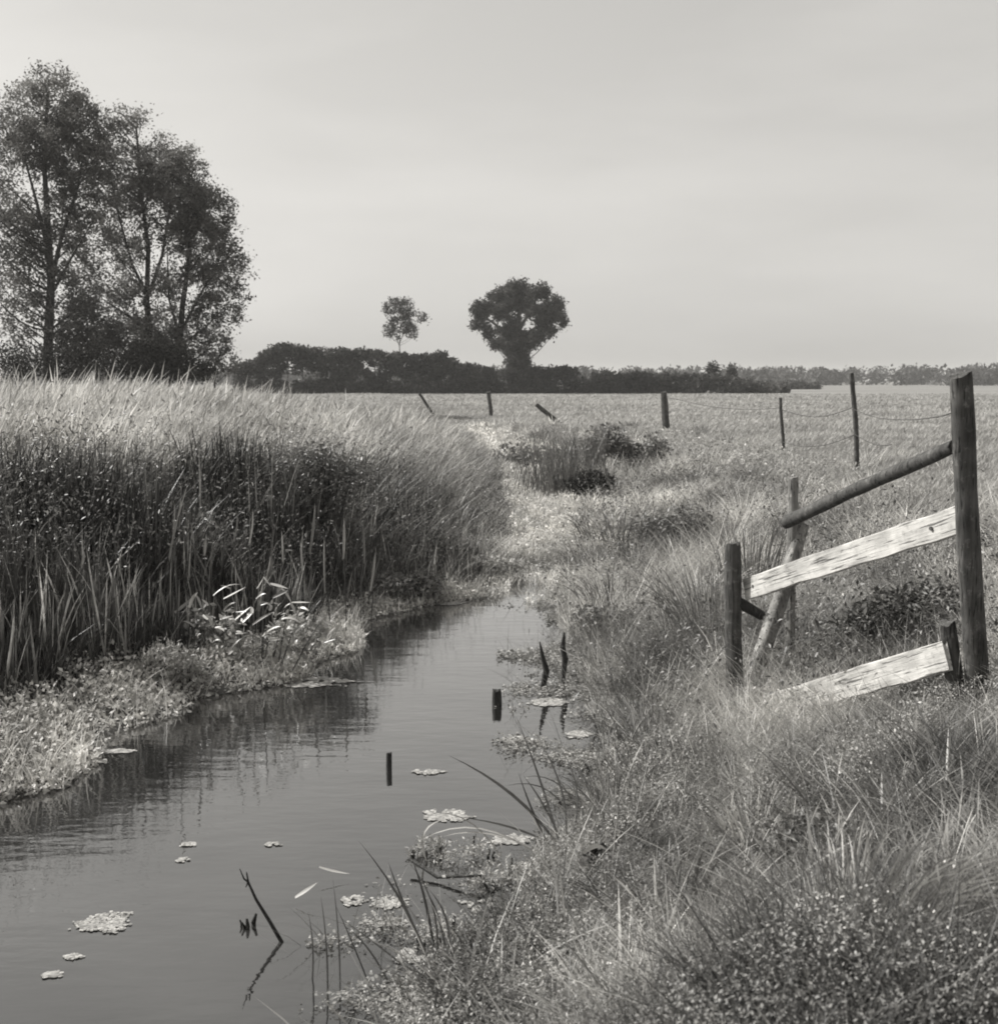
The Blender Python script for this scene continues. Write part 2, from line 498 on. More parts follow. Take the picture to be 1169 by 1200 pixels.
# ------------------------------------------------------------------ setting: ground and water
def graded(lo_dense, hi_dense, step, lo, hi, grow=1.12):
    mid = list(np.arange(lo_dense, hi_dense, step))
    a, s = [], step
    x = lo_dense
    while x > lo:
        s *= grow; x -= s; a.append(x)
    b, s = [], step
    x = mid[-1]
    while x < hi:
        s *= grow; x += s; b.append(x)
    return np.array(sorted(a) + mid + b)

gx = graded(-8, 9, 0.13, -2600, 2600)
gy = np.concatenate([graded(1.5, 24, 0.13, -300, 26), graded(26.6, 60, 0.5, 26.5, 3000)])
gy = np.unique(np.round(gy, 3))
GX, GY = np.meshgrid(gx, gy)
GZ = terrain(GX, GY)
gtone = 0.13 + 0.05 * fnoise(GX, GY, 0.5, 9)
Lg, Rg = edges(GY)
field = sstep(22, 60, GY) * sstep(2, 6, GX - Rg)
field = np.maximum(field, sstep(70, 110, GY))
gtone = gtone * (1 - field) + (0.20 + 0.10 * (fnoise(GX * 0.35, GY, 0.08, 4) - 0.5)) * field
b = Buf()
nx, ny = len(gx), len(gy)
idx = np.arange(nx * ny).reshape(ny, nx)
Fq = np.stack([idx[:-1, :-1], idx[:-1, 1:], idx[1:, 1:], idx[1:, :-1]], -1).reshape(-1, 4)
b.add(np.stack([GX, GY, GZ], -1).reshape(-1, 3), Fq, gtone.ravel())
g = b.build('ground', M['ground'])
tag(g, 'flat meadow ground with grassy stream banks', None, None, 'structure')

ys = np.linspace(-5, 16.5, 60)
Lw, Rw = edges(ys)
b = Buf()
V = []
for y, l, r in zip(ys, Lw, Rw):
    for q in np.linspace(l - 0.5, r + 0.5, 8):
        V.append((q, y, ZW))
Fq = [(i * 8 + j, i * 8 + j + 1, (i + 1) * 8 + j + 1, (i + 1) * 8 + j) for i in range(59) for j in range(7)]
b.add(V, Fq, 1.0)
w = b.build('water', M['water'])
tag(w, 'still murky stream water reflecting the sky and the reeds', None, None, 'structure')

# ------------------------------------------------------------------ scattering of vegetation
def scatter(n, x0, x1, y0, y1, pw=1.0):
    """points with density falling with distance: uniform in y**pw"""
    u = rng.random(n)
    if pw == 1.0: y = y0 + (y1 - y0) * u
    elif pw == 0.0: y = y0 * (y1 / y0) ** u
    else: y = (y0 ** pw + (y1 ** pw - y0 ** pw) * u) ** (1 / pw)
    x = rng.uniform(0, 1, n)
    if callable(x0): X0 = x0(y)
    else: X0 = x0
    if callable(x1): X1 = x1(y)
    else: X1 = x1
    return X0 + (X1 - X0) * x, y

def tuft(x, y, per, sig, frac):
    """pull a share of the points into tussocks; returns the new points and the outward azimuth"""
    n = len(x)
    o = np.arange(n)
    lead = (o // per) * per
    pick = rng.random(n) < frac
    cx, cy = x[lead], y[lead]
    sg = sig * (0.6 + 0.9 * rng.random(n // per + 1)[o // per])
    ox = rng.normal(0, 1, n) * sg; oy = rng.normal(0, 1, n) * sg
    x2 = np.where(pick, cx + ox, x); y2 = np.where(pick, cy + oy, y)
    az = np.where(pick, np.arctan2(oy, ox), rng.uniform(0, 6.28, n))
    tn = np.where(pick, (0.55 + 0.95 * rng.random(n // per + 1)[o // per]), 0.9)
    hs = np.where(pick, (0.6 + 0.9 * rng.random(n // per + 1)[o // per]), 0.75)
    return x2, y2, az, tn, hs

def patch(x, y, sc_, seed, lo=0.35, hi=1.6):
    return lo + (hi - lo) * sstep(0.30, 0.70, fnoise(x, y, sc_, seed))

def P3(x, y, dz=-0.02):
    return np.stack([x, y, terrain(x, y) + dz], 1)

def lim(y, m=0.42):                                   # half width of what a step-aside camera can still see
    return 1.2 + m * y

RIGHTWARD = 0.0

# pasture beyond the right bank
b = Buf()
x, y = scatter(175000, lambda y: -lim(y), lambda y: lim(y) + 1.5, 12, 150, -0.3)
L, R = edges(y)
k = ((x - R) > np.interp(y, [12, 20, 40, 60], [3.6, 2.8, 2.0, 1.0])) | ((y > 46) & (rng.random(len(y)) < 0.9))
k &= (y > 24) | (x > R + 3.4)
x, y = x[k], y[k]
D = y
n = len(x)
tone = (0.72 + 0.55 * fnoise(x * 0.4, y, 0.16, 21)) * rng.uniform(0.75, 1.25, n)
hh = rng.uniform(0.07, 0.20, n) * (0.6 + 0.8 * fnoise(x * 0.5, y, 0.25, 22))
blades(b, P3(x, y), hh, np.maximum(0.006, 0.00095 * D), rng.normal(RIGHTWARD, 1.2, n), rng.uniform(0.1, 0.8, n), rng.uniform(0, 0.7, n), tone, 2)
o = b.build('pasture_grass', M['pasture'])
tag(o, 'short pale grazed grass covering the open field beyond the fence', 'grass', None, 'stuff')

# tall pale seeding grass on top of the left bank
b = Buf()
x, y = scatter(150000, lambda y: -lim(y) - 1.0, lambda y: edges(y)[0] - 1.2, 7.0, 62, -0.2)
L, R = edges(y)
dl = (L - x) * 0.9
edge = np.interp(y, [7, 10, 14, 20, 30, 60], [2.8, 2.8, 2.6, 1.7, 1.0, 0.6])
k = dl > edge + (fnoise(x, y, 0.8, 31) - 0.5) * 1.6
x, y, dl = x[k], y[k], dl[k]
n = len(x)
hgt = np.interp(y, [7, 14, 26, 40, 62], [0.45, 0.55, 0.6, 0.5, 0.3])
hh = hgt * rng.uniform(0.45, 1.05, n) * np.where(rng.random(n) < 0.05, 1.5, 1.0) * (0.45 + 1.1 * fnoise(x, y, 0.9, 32))
tone = rng.uniform(0.6, 1.2, n) * (0.35 + 1.2 * fnoise(x, y, 0.7, 33))
headed = lambda t: (0.55 if t < 0.5 else (0.6 if t < 0.72 else 1.5))
blades(b, P3(x, y), hh, np.maximum(0.006, 0.00075 * y), rng.normal(0.1, 1.2, n), rng.uniform(0.05, 0.35, n), rng.uniform(0.05, 0.5, n), tone, 4, headed)
o = b.build('seeding_grass', M['pale_grass'])
tag(o, 'tall pale seeding grass along the top of the left bank', 'grass', None, 'stuff')

# reeds and rank growth on the shaded left bank face
b = Buf()
x, y = scatter(60000, lambda y: -lim(y) - 1.0, lambda y: edges(y)[0], 6.0, 24, 0.2)
L, R = edges(y)
dl = (L - x) * 0.9
sh = np.interp(y, [6, 9.5, 10.8, 20], [0.75, 0.75, 0.30, 0.12])
k = (dl > sh) & (dl < np.interp(y, [7, 10, 14, 20, 24], [3.1, 3.0, 2.8, 1.9, 1.2]) + (fnoise(x, y, 0.9, 44) - 0.5) * 1.6)
x, y, dl = x[k], y[k], dl[k]
n = len(x)
hh = np.interp(dl, [0.1, 0.65, 1.4, 2.0, 3.0], [0.22, 0.45, 0.95, 0.9, 0.72]) * rng.uniform(0.5, 1.1, n) * patch(x, y, 1.5, 41, 0.68, 1.22)
hh *= np.interp(y, [6, 12.5, 15, 19, 24], [1.0, 1.0, 0.72, 0.5, 0.4])
pm = rng.random(n) < np.interp(dl, [0.3, 1.4, 2.2], [0.18, 0.13, 0.05])
hh *= np.where(pm, np.interp(dl, [0.4, 1.2, 1.6], [1.6, 1.4, 1.0]), 1.0)
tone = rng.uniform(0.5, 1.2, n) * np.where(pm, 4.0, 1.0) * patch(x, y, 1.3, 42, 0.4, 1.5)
flat_leaf = lambda t: 0.8 if t < 0.2 else (1.0 if t < 0.7 else 0.7)
blades(b, P3(x, y), hh, rng.uniform(0.008, 0.020, n), rng.normal(0.1, 1.8, n), rng.uniform(0.0, 0.18, n), rng.uniform(0, 0.75, n) ** 2.2, tone, 4, flat_leaf)
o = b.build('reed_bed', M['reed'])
tag(o, 'dark upright reeds on the shaded face of the left bank', 'reeds', None, 'stuff')

b = Buf()
x, y = scatter(60000, lambda y: edges(y)[0] - 4.0, lambda y: edges(y)[0] + 0.05, 8.2, 45, -0.2)
dl = (edges(y)[0] - x) * 0.9
k = rng.random(len(x)) < np.interp(y, [8, 11, 14, 20], [0.10, 0.22, 0.7, 1.0]) * np.interp(dl, [0, 2.5, 4.0], [1, 1, 0.2])
k &= dl > np.interp(y, [8, 10, 11, 14], [1.2, 1.0, 0.4, 0.0])
x, y = x[k], y[k]
x, y, taz, ttn, ths = tuft(x, y, 50, np.interp(y, [8, 20, 45], [0.08, 0.15, 0.3]), 0.75)
dl = (edges(y)[0] - x) * 0.9
k = dl > 0
x, y, taz, ttn, ths, dl = x[k], y[k], taz[k], ttn[k], ths[k], dl[k]
n = len(x)
hh = ths * rng.uniform(0.2, 0.55, n) * np.interp(dl, [0, 0.6, 1.5, 3], [0.4, 0.6, 1.25, 1.1])
blades(b, P3(x, y), hh, np.maximum(0.007, 0.0008 * y), np.where(rng.random(n) < 0.5, taz, 0.2) + rng.normal(0, 0.6, n), rng.uniform(0.1, 0.6, n), rng.uniform(0.0, 0.8, n), ttn * rng.uniform(0.6, 1.4, n) * (0.3 + 1.2 * fnoise(x, y, 0.8, 47)), 4)
o = b.build('bank_grass', M['rough_grass'])
tag(o, 'ragged mixed grass on the left bank sloping to the upper stream', 'grass', None, 'stuff')

# leafy herbs in clumps over the upper left bank face
b = Buf()
cx, cy = scatter(760, lambda y: -lim(y) - 0.5, lambda y: edges(y)[0], 7.5, 22, 0.3)
L, R = edges(cy)
dl = (L - cx) * 0.9
k = (dl > np.interp(cy, [7, 10, 12, 22], [1.6, 1.5, 0.5, 0.15])) & (dl < np.interp(cy, [7, 14, 22], [3.5, 3.2, 1.9]))
cx, cy = cx[k], cy[k]
for X, Y in zip(cx, cy):
    m = int(rng.integers(80, 200))
    r = rng.uniform(0.12, 0.34)
    q = rng.normal(0, 1, (m, 3)) * np.array([r, r, r * 0.8])
    DL = (float(np.interp(Y, LY, LX)) - X) * 0.9
    hs = float(np.interp(DL, [0.1, 0.65, 1.4, 2.0, 3.0], [0.16, 0.36, 0.8, 0.85, 0.55]))
    top = ter(X, Y) + rng.uniform(0.5, 1.05) * hs * float(np.interp(Y, [12, 15, 20], [1.0, 0.7, 0.45]))
    r = min(r, 0.12 + hs * 0.22)
    q += np.array([X, Y, top])
    q[:, 2] = np.maximum(q[:, 2], terrain(q[:, 0], q[:, 1]) + 0.02)
    leaves(b, q, rng.uniform(0.018, 0.055, m), rng.uniform(0.5, 1.7) * rng.uniform(0.7, 1.3, m), 0.4)
    ns = 7
    st = np.stack([X + rng.normal(0, r * 0.5, ns), Y + rng.normal(0, r * 0.5, ns)], 1)
    zz = terrain(st[:, 0], st[:, 1])
    blades(b, np.column_stack([st, zz]), top - zz + 0.1, 0.007, rng.uniform(0, 6.28, ns), 0.1, 0.1, 0.7, 3)
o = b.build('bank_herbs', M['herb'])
tag(o, 'leafy weeds tangled through the reeds of the left bank', 'weeds', None, 'stuff')

# low pale creeping growth along the left water edge
b = Buf()
x, y = scatter(46000, lambda y: edges(y)[0] - 1.35, lambda y: edges(y)[0] + 0.12, 5.2, 13.5, 0.6)
L, R = edges(y)
dl = L - x
pat = fnoise(x, y, 1.6, 51)
k = (dl > -0.12 + 0.12 * (pat - 0.5)) & (dl < np.interp(y, [5, 9.5, 10.6, 13], [1.3, 1.3, 0.45, 0.35])) & (pat + rng.normal(0, 0.1, len(x)) > 0.34)
x, y, dl = x[k], y[k], dl[k]
n = len(x)
hgt = rng.random(n) ** 1.6 * np.interp(dl, [-0.1, 0.15, 0.6, 1.2], [0.025, 0.07, 0.16, 0.24]) * (0.5 + fnoise(x, y, 2.2, 52))
p = P3(x, y, 0.01); p[:, 2] = np.maximum(p[:, 2], ZW + 0.004) + hgt
leaves(b, p, rng.uniform(0.022, 0.055, n), rng.uniform(0.6, 1.35, n), 0.6, 0.25)
k2 = rng.random(n) < 0.12
blades(b, p[k2] * [1, 1, 0] + np.column_stack([np.zeros((k2.sum(), 2)), np.maximum(terrain(x[k2], y[k2]), ZW)]), rng.uniform(0.06, 0.28, k2.sum()), 0.008,
       rng.uniform(0, 6.28, k2.sum()), rng.uniform(0.1, 0.6, k2.sum()), rng.uniform(0, 0.6, k2.sum()), rng.uniform(0.7, 1.3, k2.sum()), 3)
o = b.build('water_margin_herbs', M['margin_herb'])
tag(o, 'low pale creeping plants along the left water edge', 'weeds', None, 'stuff')

# pale growth choking the upper channel
b = Buf()
x, y = scatter(46000, lambda y: edges(y)[0] - 0.25, lambda y: edges(y)[1] + 0.6, 12.9, 46, -0.3)
L, R = edges(y)
k = (terrain(x, y) > ZW - 0.06) | (fnoise(x, y, 2.4, 61) > 0.64)
x, y = x[k], y[k]
n = len(x)
p = P3(x, y, 0.0); p[:, 2] = np.maximum(p[:, 2], ZW + 0.003)
tone = rng.uniform(0.6, 1.3, n) * patch(x, y, 2.2, 62, 0.75, 1.4)
half = n // 2
hh = rng.uniform(0.05, 0.32, n) * patch(x, y, 1.5, 63, 0.25, 1.3) * np.interp(y, [13, 16, 46], [0.4, 0.7, 1.0])
blades(b, p[:half], hh[:half], np.maximum(0.008, 0.0008 * y[:half]), rng.uniform(0, 6.28, half), rng.uniform(0.1, 0.6, half), rng.uniform(0, 0.7, half), tone[:half], 3)
p[half:, 2] += hh[half:] * 0.6
leaves(b, p[half:], np.maximum(0.03, 0.0022 * y[half:]) * rng.uniform(0.7, 1.4, n - half), tone[half:], 0.55, 0.3)
o = b.build('channel_weeds', M['margin_herb'])
tag(o, 'pale water weeds choking the narrow upper stream', 'weeds', None, 'stuff')

# rough grass on the right bank, middle distance
b = Buf()
x, y = scatter(150000, lambda y: edges(y)[1] - 0.02, lambda y: np.minimum(edges(y)[1] + 9, lim(y) + 1.5), 6.2, 48, -0.4)
L, R = edges(y)
dr = x - R
k = rng.random(len(x)) < np.interp(dr * np.interp(y, [8, 14, 22, 34], [1.0, 1.1, 1.7, 2.4]), [0, 0.15, 3.4, 6.0, 8.5], [0.6, 1.0, 1.0, 0.25, 0.05])
x, y = x[k], y[k]
x, y, taz, ttn, ths = tuft(x, y, 70, np.interp(y, [6, 20, 48], [0.09, 0.16, 0.3]), 0.7)
dr = x - edges(y)[1]
k = dr > -0.05
x, y, taz, ttn, ths, dr = x[k], y[k], taz[k], ttn[k], ths[k], dr[k]
n = len(x)
pat = fnoise(x, y, 0.75, 71)
hh = ths * rng.uniform(0.10, 0.38, n) * (0.35 + 1.3 * pat) * np.interp(dr, [0, 1.0, 5, 9], [0.9, 1.15, 0.9, 0.5]) * np.interp(y, [6, 7.6, 9], [0.5, 0.75, 1.0])
tone = ttn * rng.uniform(0.7, 1.35, n) * patch(x, y, 1.0, 72) * np.where(rng.random(n) < 0.06, 1.7, 1.0)
blades(b, P3(x, y), hh, np.maximum(0.005, 0.00065 * y), taz + rng.normal(0, 0.6, n), rng.uniform(0.1, 0.7, n), rng.uniform(0.0, 0.9, n), tone, 3)
m = 34000
x, y = scatter(m, lambda y: edges(y)[1] - 0.02, lambda y: np.minimum(edges(y)[1] + 5, lim(y) + 1.0), 6.2, 40, -0.2)
k = fnoise(x, y, 0.9, 73) > 0.46
x, y = x[k], y[k]; n = len(x)
p = P3(x, y, 0.02); p[:, 2] += rng.random(n) * 0.35 * fnoise(x, y, 0.9, 74)
leaves(b, p, np.maximum(0.028, 0.0022 * y) * rng.uniform(0.6, 1.4, n), rng.uniform(0.6, 1.7, n), 0.5, 0.3)
hb = Buf()
cx, cy = scatter(380, lambda y: edges(y)[1], lambda y: np.minimum(edges(y)[1] + np.interp(y, [7, 14, 30], [4.2, 3.6, 1.8]), lim(y) + 0.8), 7.0, 30, -0.1)
for X, Y in zip(cx, cy):
    if fnoise(np.array([X]), np.array([Y]), 0.6, 78)[0] < 0.44: continue
    m = int(rng.integers(30, 120)); rr_ = rng.uniform(0.07, 0.2) * (1 + Y / 25)
    q = rng.normal(0, 1, (m, 3)) * np.array([rr_, rr_, rr_ * 0.8]) + np.array([X, Y, ter(X, Y) + rng.uniform(0.1, 0.4)])
    q[:, 2] = np.maximum(q[:, 2], terrain(q[:, 0], q[:, 1]) + 0.02)
    leaves(hb, q, rng.uniform(0.016, 0.045, m) * (1 + Y / 40), rng.uniform(0.35, 1.5) * rng.uniform(0.7, 1.3, m), 0.42)
o = hb.build('right_bank_herbs', M['herb'])
tag(o, 'leafy weeds scattered through the grass of the right bank', 'weeds', None, 'stuff')
o = b.build('rough_grass', M['rough_grass'])
tag(o, 'rough tangled grass and weeds along the right bank', 'grass', None, 'stuff')

# dense foreground grass and herbs at the lower right
b = Buf()
x, y = scatter(130000, lambda y: edges(y)[1] - 0.03, lambda y: lim(y, 0.45) + 0.4, 2.3, 7.4, 0.3)
L, R = edges(y)
dr = x - R
k = rng.random(len(x)) < np.interp(dr, [0, 0.25, 1.0], [0.35, 0.8, 1.0])
x, y = x[k], y[k]
x, y, taz, ttn, ths = tuft(x, y, 60, 0.055, 0.6)
dr = x - edges(y)[1]
k = (dr > -0.05) & (y > 2.2)
x, y, taz, ttn, ths, dr = x[k], y[k], taz[k], ttn[k], ths[k], dr[k]
n = len(x)
pat = fnoise(x, y, 1.3, 81)
hh = ths * rng.uniform(0.08, 0.30, n) * (0.35 + 1.25 * pat) * np.interp(dr, [0, 0.6, 2.5], [0.8, 0.95, 1.2]) * np.interp(y, [3, 4.6, 7.4], [1.0, 0.85, 0.55])
swirl = (fnoise(x, y, 0.7, 82) - 0.5) * 9.0 + 0.6
tone = ttn * rng.uniform(0.5, 1.4, n) * patch(x, y, 1.7, 83, 0.3, 1.7) * np.where(rng.random(n) < 0.05, 2.0, 1.0)
blades(b, P3(x, y), hh, rng.uniform(0.0035, 0.0075, n), np.where(rng.random(n) < 0.5, taz, swirl) + rng.normal(0, 0.7, n), rng.uniform(0.15, 0.8, n), rng.uniform(0.1, 1.1, n), tone, 4)
m = 2600
x, y = scatter(m, lambda y: edges(y)[1] + 0.05, lambda y: lim(y, 0.45) + 0.3, 2.4, 8.2, 0.4)
x, y, taz, ttn, ths = tuft(x, y, 14, 0.05, 0.8)
blades(b, P3(x, y), ths * rng.uniform(0.12, 0.36, m) * np.interp(y, [2.4, 4.5], [0.6, 1.0]), rng.uniform(0.005, 0.011, m), taz + rng.normal(0, 0.5, m), rng.uniform(0.1, 0.9, m), rng.uniform(0.1, 1.2, m), ttn * rng.uniform(0.5, 1.6, m), 5, flat_leaf)
m = 800
x, y = scatter(m, lambda y: edges(y)[1] + 0.1, lambda y: lim(y, 0.45) + 0.3, 2.6, 9.0, 0.4)
blades(b, P3(x, y), rng.uniform(0.2, 0.45, m) * np.interp(y, [2.4, 4.5], [0.6, 1.0]), rng.uniform(0.0025, 0.005, m), rng.uniform(0, 6.28, m), rng.uniform(0.0, 0.7, m), rng.uniform(0, 0.6, m), rng.uniform(1.6, 2.6, m), 5, headed)
o = b.build('foreground_grass', M['near_grass'])
tag(o, 'dense tangled grass of the near right bank', 'grass', None, 'stuff')

b = Buf()
x, y = scatter(230000, lambda y: edges(y)[1] - 0.06, lambda y: lim(y, 0.45) + 0.4, 2.4, 7.6, 0.3)
L, R = edges(y)
dr = x - R
pat = fnoise(x, y, 1.5, 85)
k = pat + rng.normal(0, 0.06, len(x)) > np.interp(dr, [0, 0.6, 1.5, 3], [0.30, 0.42, 0.56, 0.68])
x, y, dr, pat = x[k], y[k], dr[k], pat[k]
n = len(x)
p = P3(x, y, 0.01); p[:, 2] = np.maximum(p[:, 2], ZW + 0.005) + rng.random(n) ** 0.8 * 0.26 * np.interp(dr, [0, 0.5, 2], [0.45, 1, 1]) * np.interp(y, [3, 4.6, 7.4], [1.0, 0.85, 0.5]) * (0.2 + 1.5 * pat)
tone = rng.uniform(0.5, 1.5, n) * patch(x, y, 2.3, 86, 0.65, 1.45)
leaves(b, p, rng.uniform(0.007, 0.018, n) * np.interp(y, [2.4, 4, 7], [0.8, 1.0, 1.4]), tone, 0.55, 0.25)
o = b.build('foreground_herbs', M['near_herb'])
for_herb = o
tag(o, 'small leaved water herbs spreading over the near bank', 'weeds', None, 'stuff')

# little leaves and bits spreading from the right bank into the water
b = Buf()
x, y = scatter(60000, lambda y: edges(y)[1] - 0.75, lambda y: edges(y)[1] + 0.1, 3.2, 14.5, 0.5)
dr = x - edges(y)[1]
k = fnoise(x * 0.6, y, 1.9, 91) + rng.normal(0, 0.035, len(x)) > np.interp(dr, [-0.75, -0.35, 0.0, 0.1], [0.74, 0.66, 0.50, 0.40]) + np.where(y < 5.4, 0.12, 0.0)
x, y = x[k], y[k]; n = len(x)
p = np.stack([x, y, ZW + 0.004 + rng.random(n) ** 3 * 0.05], 1)
leaves(b, p, rng.uniform(0.010, 0.026, n) * np.interp(y, [3, 14], [0.8, 1.7]), rng.uniform(0.5, 1.1, n), 0.7, 0, None, rng.normal(0, 0.18, n))
k2 = rng.random(n) < 0.05
m = k2.sum()
blades(b, p[k2] - [0, 0, 0.05], rng.uniform(0.08, 0.34, m), 0.005, rng.normal(2.6, 1.2, m), rng.uniform(0.1, 0.9, m), rng.uniform(0, 0.8, m), rng.uniform(0.3, 0.9, m), 4)
o = b.build('shore_weeds', M['pale_herb'])
tag(o, 'loose leaves and thin weeds spreading from the right bank into the water', 'weeds', None, 'stuff')

# ------------------------------------------------------------------ trees
def make_tree(name, label, base, trunk_pts, trunk_r, blobs, nclump, leaf_per, leaf_size, leaf_mat, clump_r, tone=(0.7, 1.3), limb_pts=(), gap=0.0, group=None, seed=1, surface=0.0, twig=0.4):
    """base: foot of the trunk. blobs: ellipsoids (centre, radii, weight) that the crown fills"""
    global rng
    keep = rng
    rng = np.random.default_rng(seed); random.seed(seed)
    root = thing(name, label, 'tree', base, group)
    tb = Buf()
    tp = [Vector(p) for p in trunk_pts]
    rr = np.linspace(trunk_r, trunk_r * 0.25, len(tp)); rr[0] *= 1.35
    tube(tb, tp, rr, 10, 1.0, True, 0.15)
    tb.build('trunk', M['bark'], root, base)
    skel = [(p, r) for p, r in zip(tp, rr)]
    for lp, r in limb_pts:
        lb = Buf()
        lp = [Vector(q) for q in lp]
        rs = np.linspace(r, r * 0.3, len(lp))
        tube(lb, lp, rs, 7, 1.0, True, 0.12)
        lb.build('limb', M['bark'], root, base)
        skel += [(p, q) for p, q in zip(lp, rs)]
    dense = []
    for (p, r1), (q, r2) in zip(skel[:-1], skel[1:]):
        if (q - p).length < 6.0:
            dense += [(p.lerp(q, t), r1 + (r2 - r1) * t) for t in (0.17, 0.33, 0.5, 0.67, 0.83)]
    skel += dense
    wts = np.array([q[2] for q in blobs], float); wts /= wts.sum()
    lf = Buf(); br = Buf()
    for i in range(nclump):
        c, r, _ = blobs[rng.choice(len(blobs), p=wts)]
        while True:
            u = rng.uniform(-1, 1, 3)
            l = np.linalg.norm(u)
            if l < 1 and (l > surface or rng.random() < 0.3): break
        cc = np.array(c) + u * np.array(r)
        if cc[2] < base[2] + 0.5: continue
        m = int(leaf_per * rng.uniform(0.5, 1.4))
        cr = clump_r * rng.uniform(0.6, 1.35)
        q = rng.normal(0, 0.55, (m, 3)) * np.array([cr, cr, cr * 0.8]) + cc
        leaves(lf, q, leaf_size * rng.uniform(0.6, 1.35, m), rng.uniform(*tone) * rng.uniform(0.8, 1.2, m), 0.62)
        # twig from the nearest lower skeleton point
        best = None; bd = 1e9
        for p, pr in skel:
            d = math.hypot(p.x - cc[0], p.y - cc[1]) + abs(p.z - (cc[2] - 0.8 * math.hypot(p.x - cc[0], p.y - cc[1]))) * 0.8
            if p.z < cc[2] + 0.3 and d < bd: bd = d; best = (p, pr)
        if best is not None and bd < 30 and rng.random() < twig:
            p, pr = best
            jj = bd * 0.10
            mid = Vector(((p.x * 0.45 + cc[0] * 0.55) + rng.normal(0, jj), (p.y * 0.45 + cc[1] * 0.55) + rng.normal(0, jj), p.z * 0.6 + cc[2] * 0.4 + rng.normal(0, jj)))
            tube(br, bez(p, mid, cc, 5), np.linspace(min(pr * 0.4, 0.03 + trunk_r * 0.06), 0.008 + trunk_r * 0.02, 5), 4, 1.0, False, 0.0)
    if br.n: br.build('branches', M['bark'], root, base)['kind'] = 'stuff'
    cr_ = lf.build('crown', leaf_mat, root, base)
    cr_['kind'] = 'stuff'
    rng = keep
    return root

def gpt(px, Y):                                        # foot on the ground below a pixel column at distance Y
    p = at(px, 450, Y)
    return Vector((p.x, Y, ter(p.x, Y)))

# left group at about 60 m
def lt(px, py, Y): return tuple(at(px, py, Y))
S = 60 / F
A0 = gpt(56, 58)
make_tree('poplar_tree', 'tall airy tree with a straight dark trunk at the left edge', A0,
          [A0 - Vector((0, 0, 0.3)), lt(57, 400, 58), lt(60, 330, 58), lt(56, 260, 58.2), lt(52, 190, 58), lt(56, 110, 58)], 0.26,
          [(lt(58, 140, 58), (2.2, 2.2, 2.4), 3), (lt(20, 200, 58), (2.4, 2.2, 3.4), 2.6), (lt(92, 185, 58.5), (1.6, 1.8, 2.8), 3), (lt(110, 250, 58), (1.6, 1.5, 1.8), 1.0), (lt(20, 320, 58), (1.9, 1.6, 3.2), 3.0), (lt(88, 350, 58.5), (1.5, 1.4, 2.0), 1.3), (lt(100, 395, 58.5), (1.6, 1.4, 1.2), 1.2), (lt(75, 275, 58.5), (1.2, 1.4, 1.6), 0.8)],
          760, 72, 0.145, M['tree_leaf'], 0.42,
          limb_pts=[([lt(60, 330, 58), lt(72, 280, 58.4), lt(90, 225, 58.7), lt(100, 170, 59)], 0.12), ([lt(58, 300, 58), lt(44, 240, 57.5), lt(25, 170, 57)], 0.11), ([lt(61, 345, 58), lt(85, 300, 57.6), lt(112, 255, 57.5)], 0.08)], seed=3, twig=0.16)
B0 = gpt(178, 61)
make_tree('willow_tree', 'forked open crowned tree in the middle of the left clump', B0,
          [B0 - Vector((0, 0, 0.3)), lt(176, 400, 61), lt(172, 350, 61), lt(174, 290, 61), lt(166, 230, 61), lt(160, 150, 61)], 0.20,
          [(lt(150, 190, 61), (2.2, 2.2, 2.6), 3.4), (lt(195, 230, 61.5), (1.8, 1.8, 2.6), 2.0), (lt(120, 300, 61), (1.9, 1.9, 2.0), 1.0), (lt(130, 370, 60.5), (2.6, 2.0, 1.9), 2.6), (lt(165, 400, 60.5), (1.8, 1.6, 1.4), 1.8), (lt(160, 315, 60.5), (1.5, 1.4, 2.0), 0.8), (lt(150, 250, 61), (1.6, 1.5, 2.0), 1.0)],
          520, 72, 0.14, M['tree_leaf'], 0.40,
          limb_pts=[([lt(173, 350, 61), lt(190, 300, 61.2), lt(200, 240, 61.4), lt(205, 190, 61.5)], 0.10), ([lt(172, 345, 61), lt(155, 310, 61), lt(140, 255, 60.5), lt(128, 200, 60)], 0.09), ([lt(175, 390, 61), lt(150, 370, 60.5), lt(120, 350, 60)], 0.07)], seed=4)
C0 = gpt(208, 59)
make_tree('alder_tree', 'dense dark tree at the right side of the left clump', C0,
          [C0 - Vector((0, 0, 0.3)), lt(210, 410, 59), lt(214, 360, 59), lt(222, 300, 59), lt(224, 240, 59), lt(222, 200, 59)], 0.19,
          [(lt(215, 230, 59), (1.2, 1.5, 2.4), 3.2), (lt(240, 270, 59), (1.5, 1.6, 2.3), 3.0), (lt(262, 330, 59), (1.35, 1.5, 2.2), 2.0), (lt(215, 345, 59), (1.6, 1.6, 2.4), 2.2), (lt(190, 405, 58.5), (1.4, 1.4, 1.3), 1.5), (lt(235, 395, 58.7), (1.3, 1.3, 1.5), 0.9)],
          480, 72, 0.14, M['tree_leaf'], 0.38,
          limb_pts=[([lt(212, 390, 59), lt(232, 350, 59.2), lt(255, 310, 59.4), lt(268, 270, 59.5)], 0.08), ([lt(212, 400, 59), lt(198, 350, 58.7), lt(196, 290, 58.5)], 0.08), ([lt(211, 405, 59), lt(240, 385, 59), lt(272, 350, 59)], 0.06)], seed=5)
D0 = gpt(250, 57)
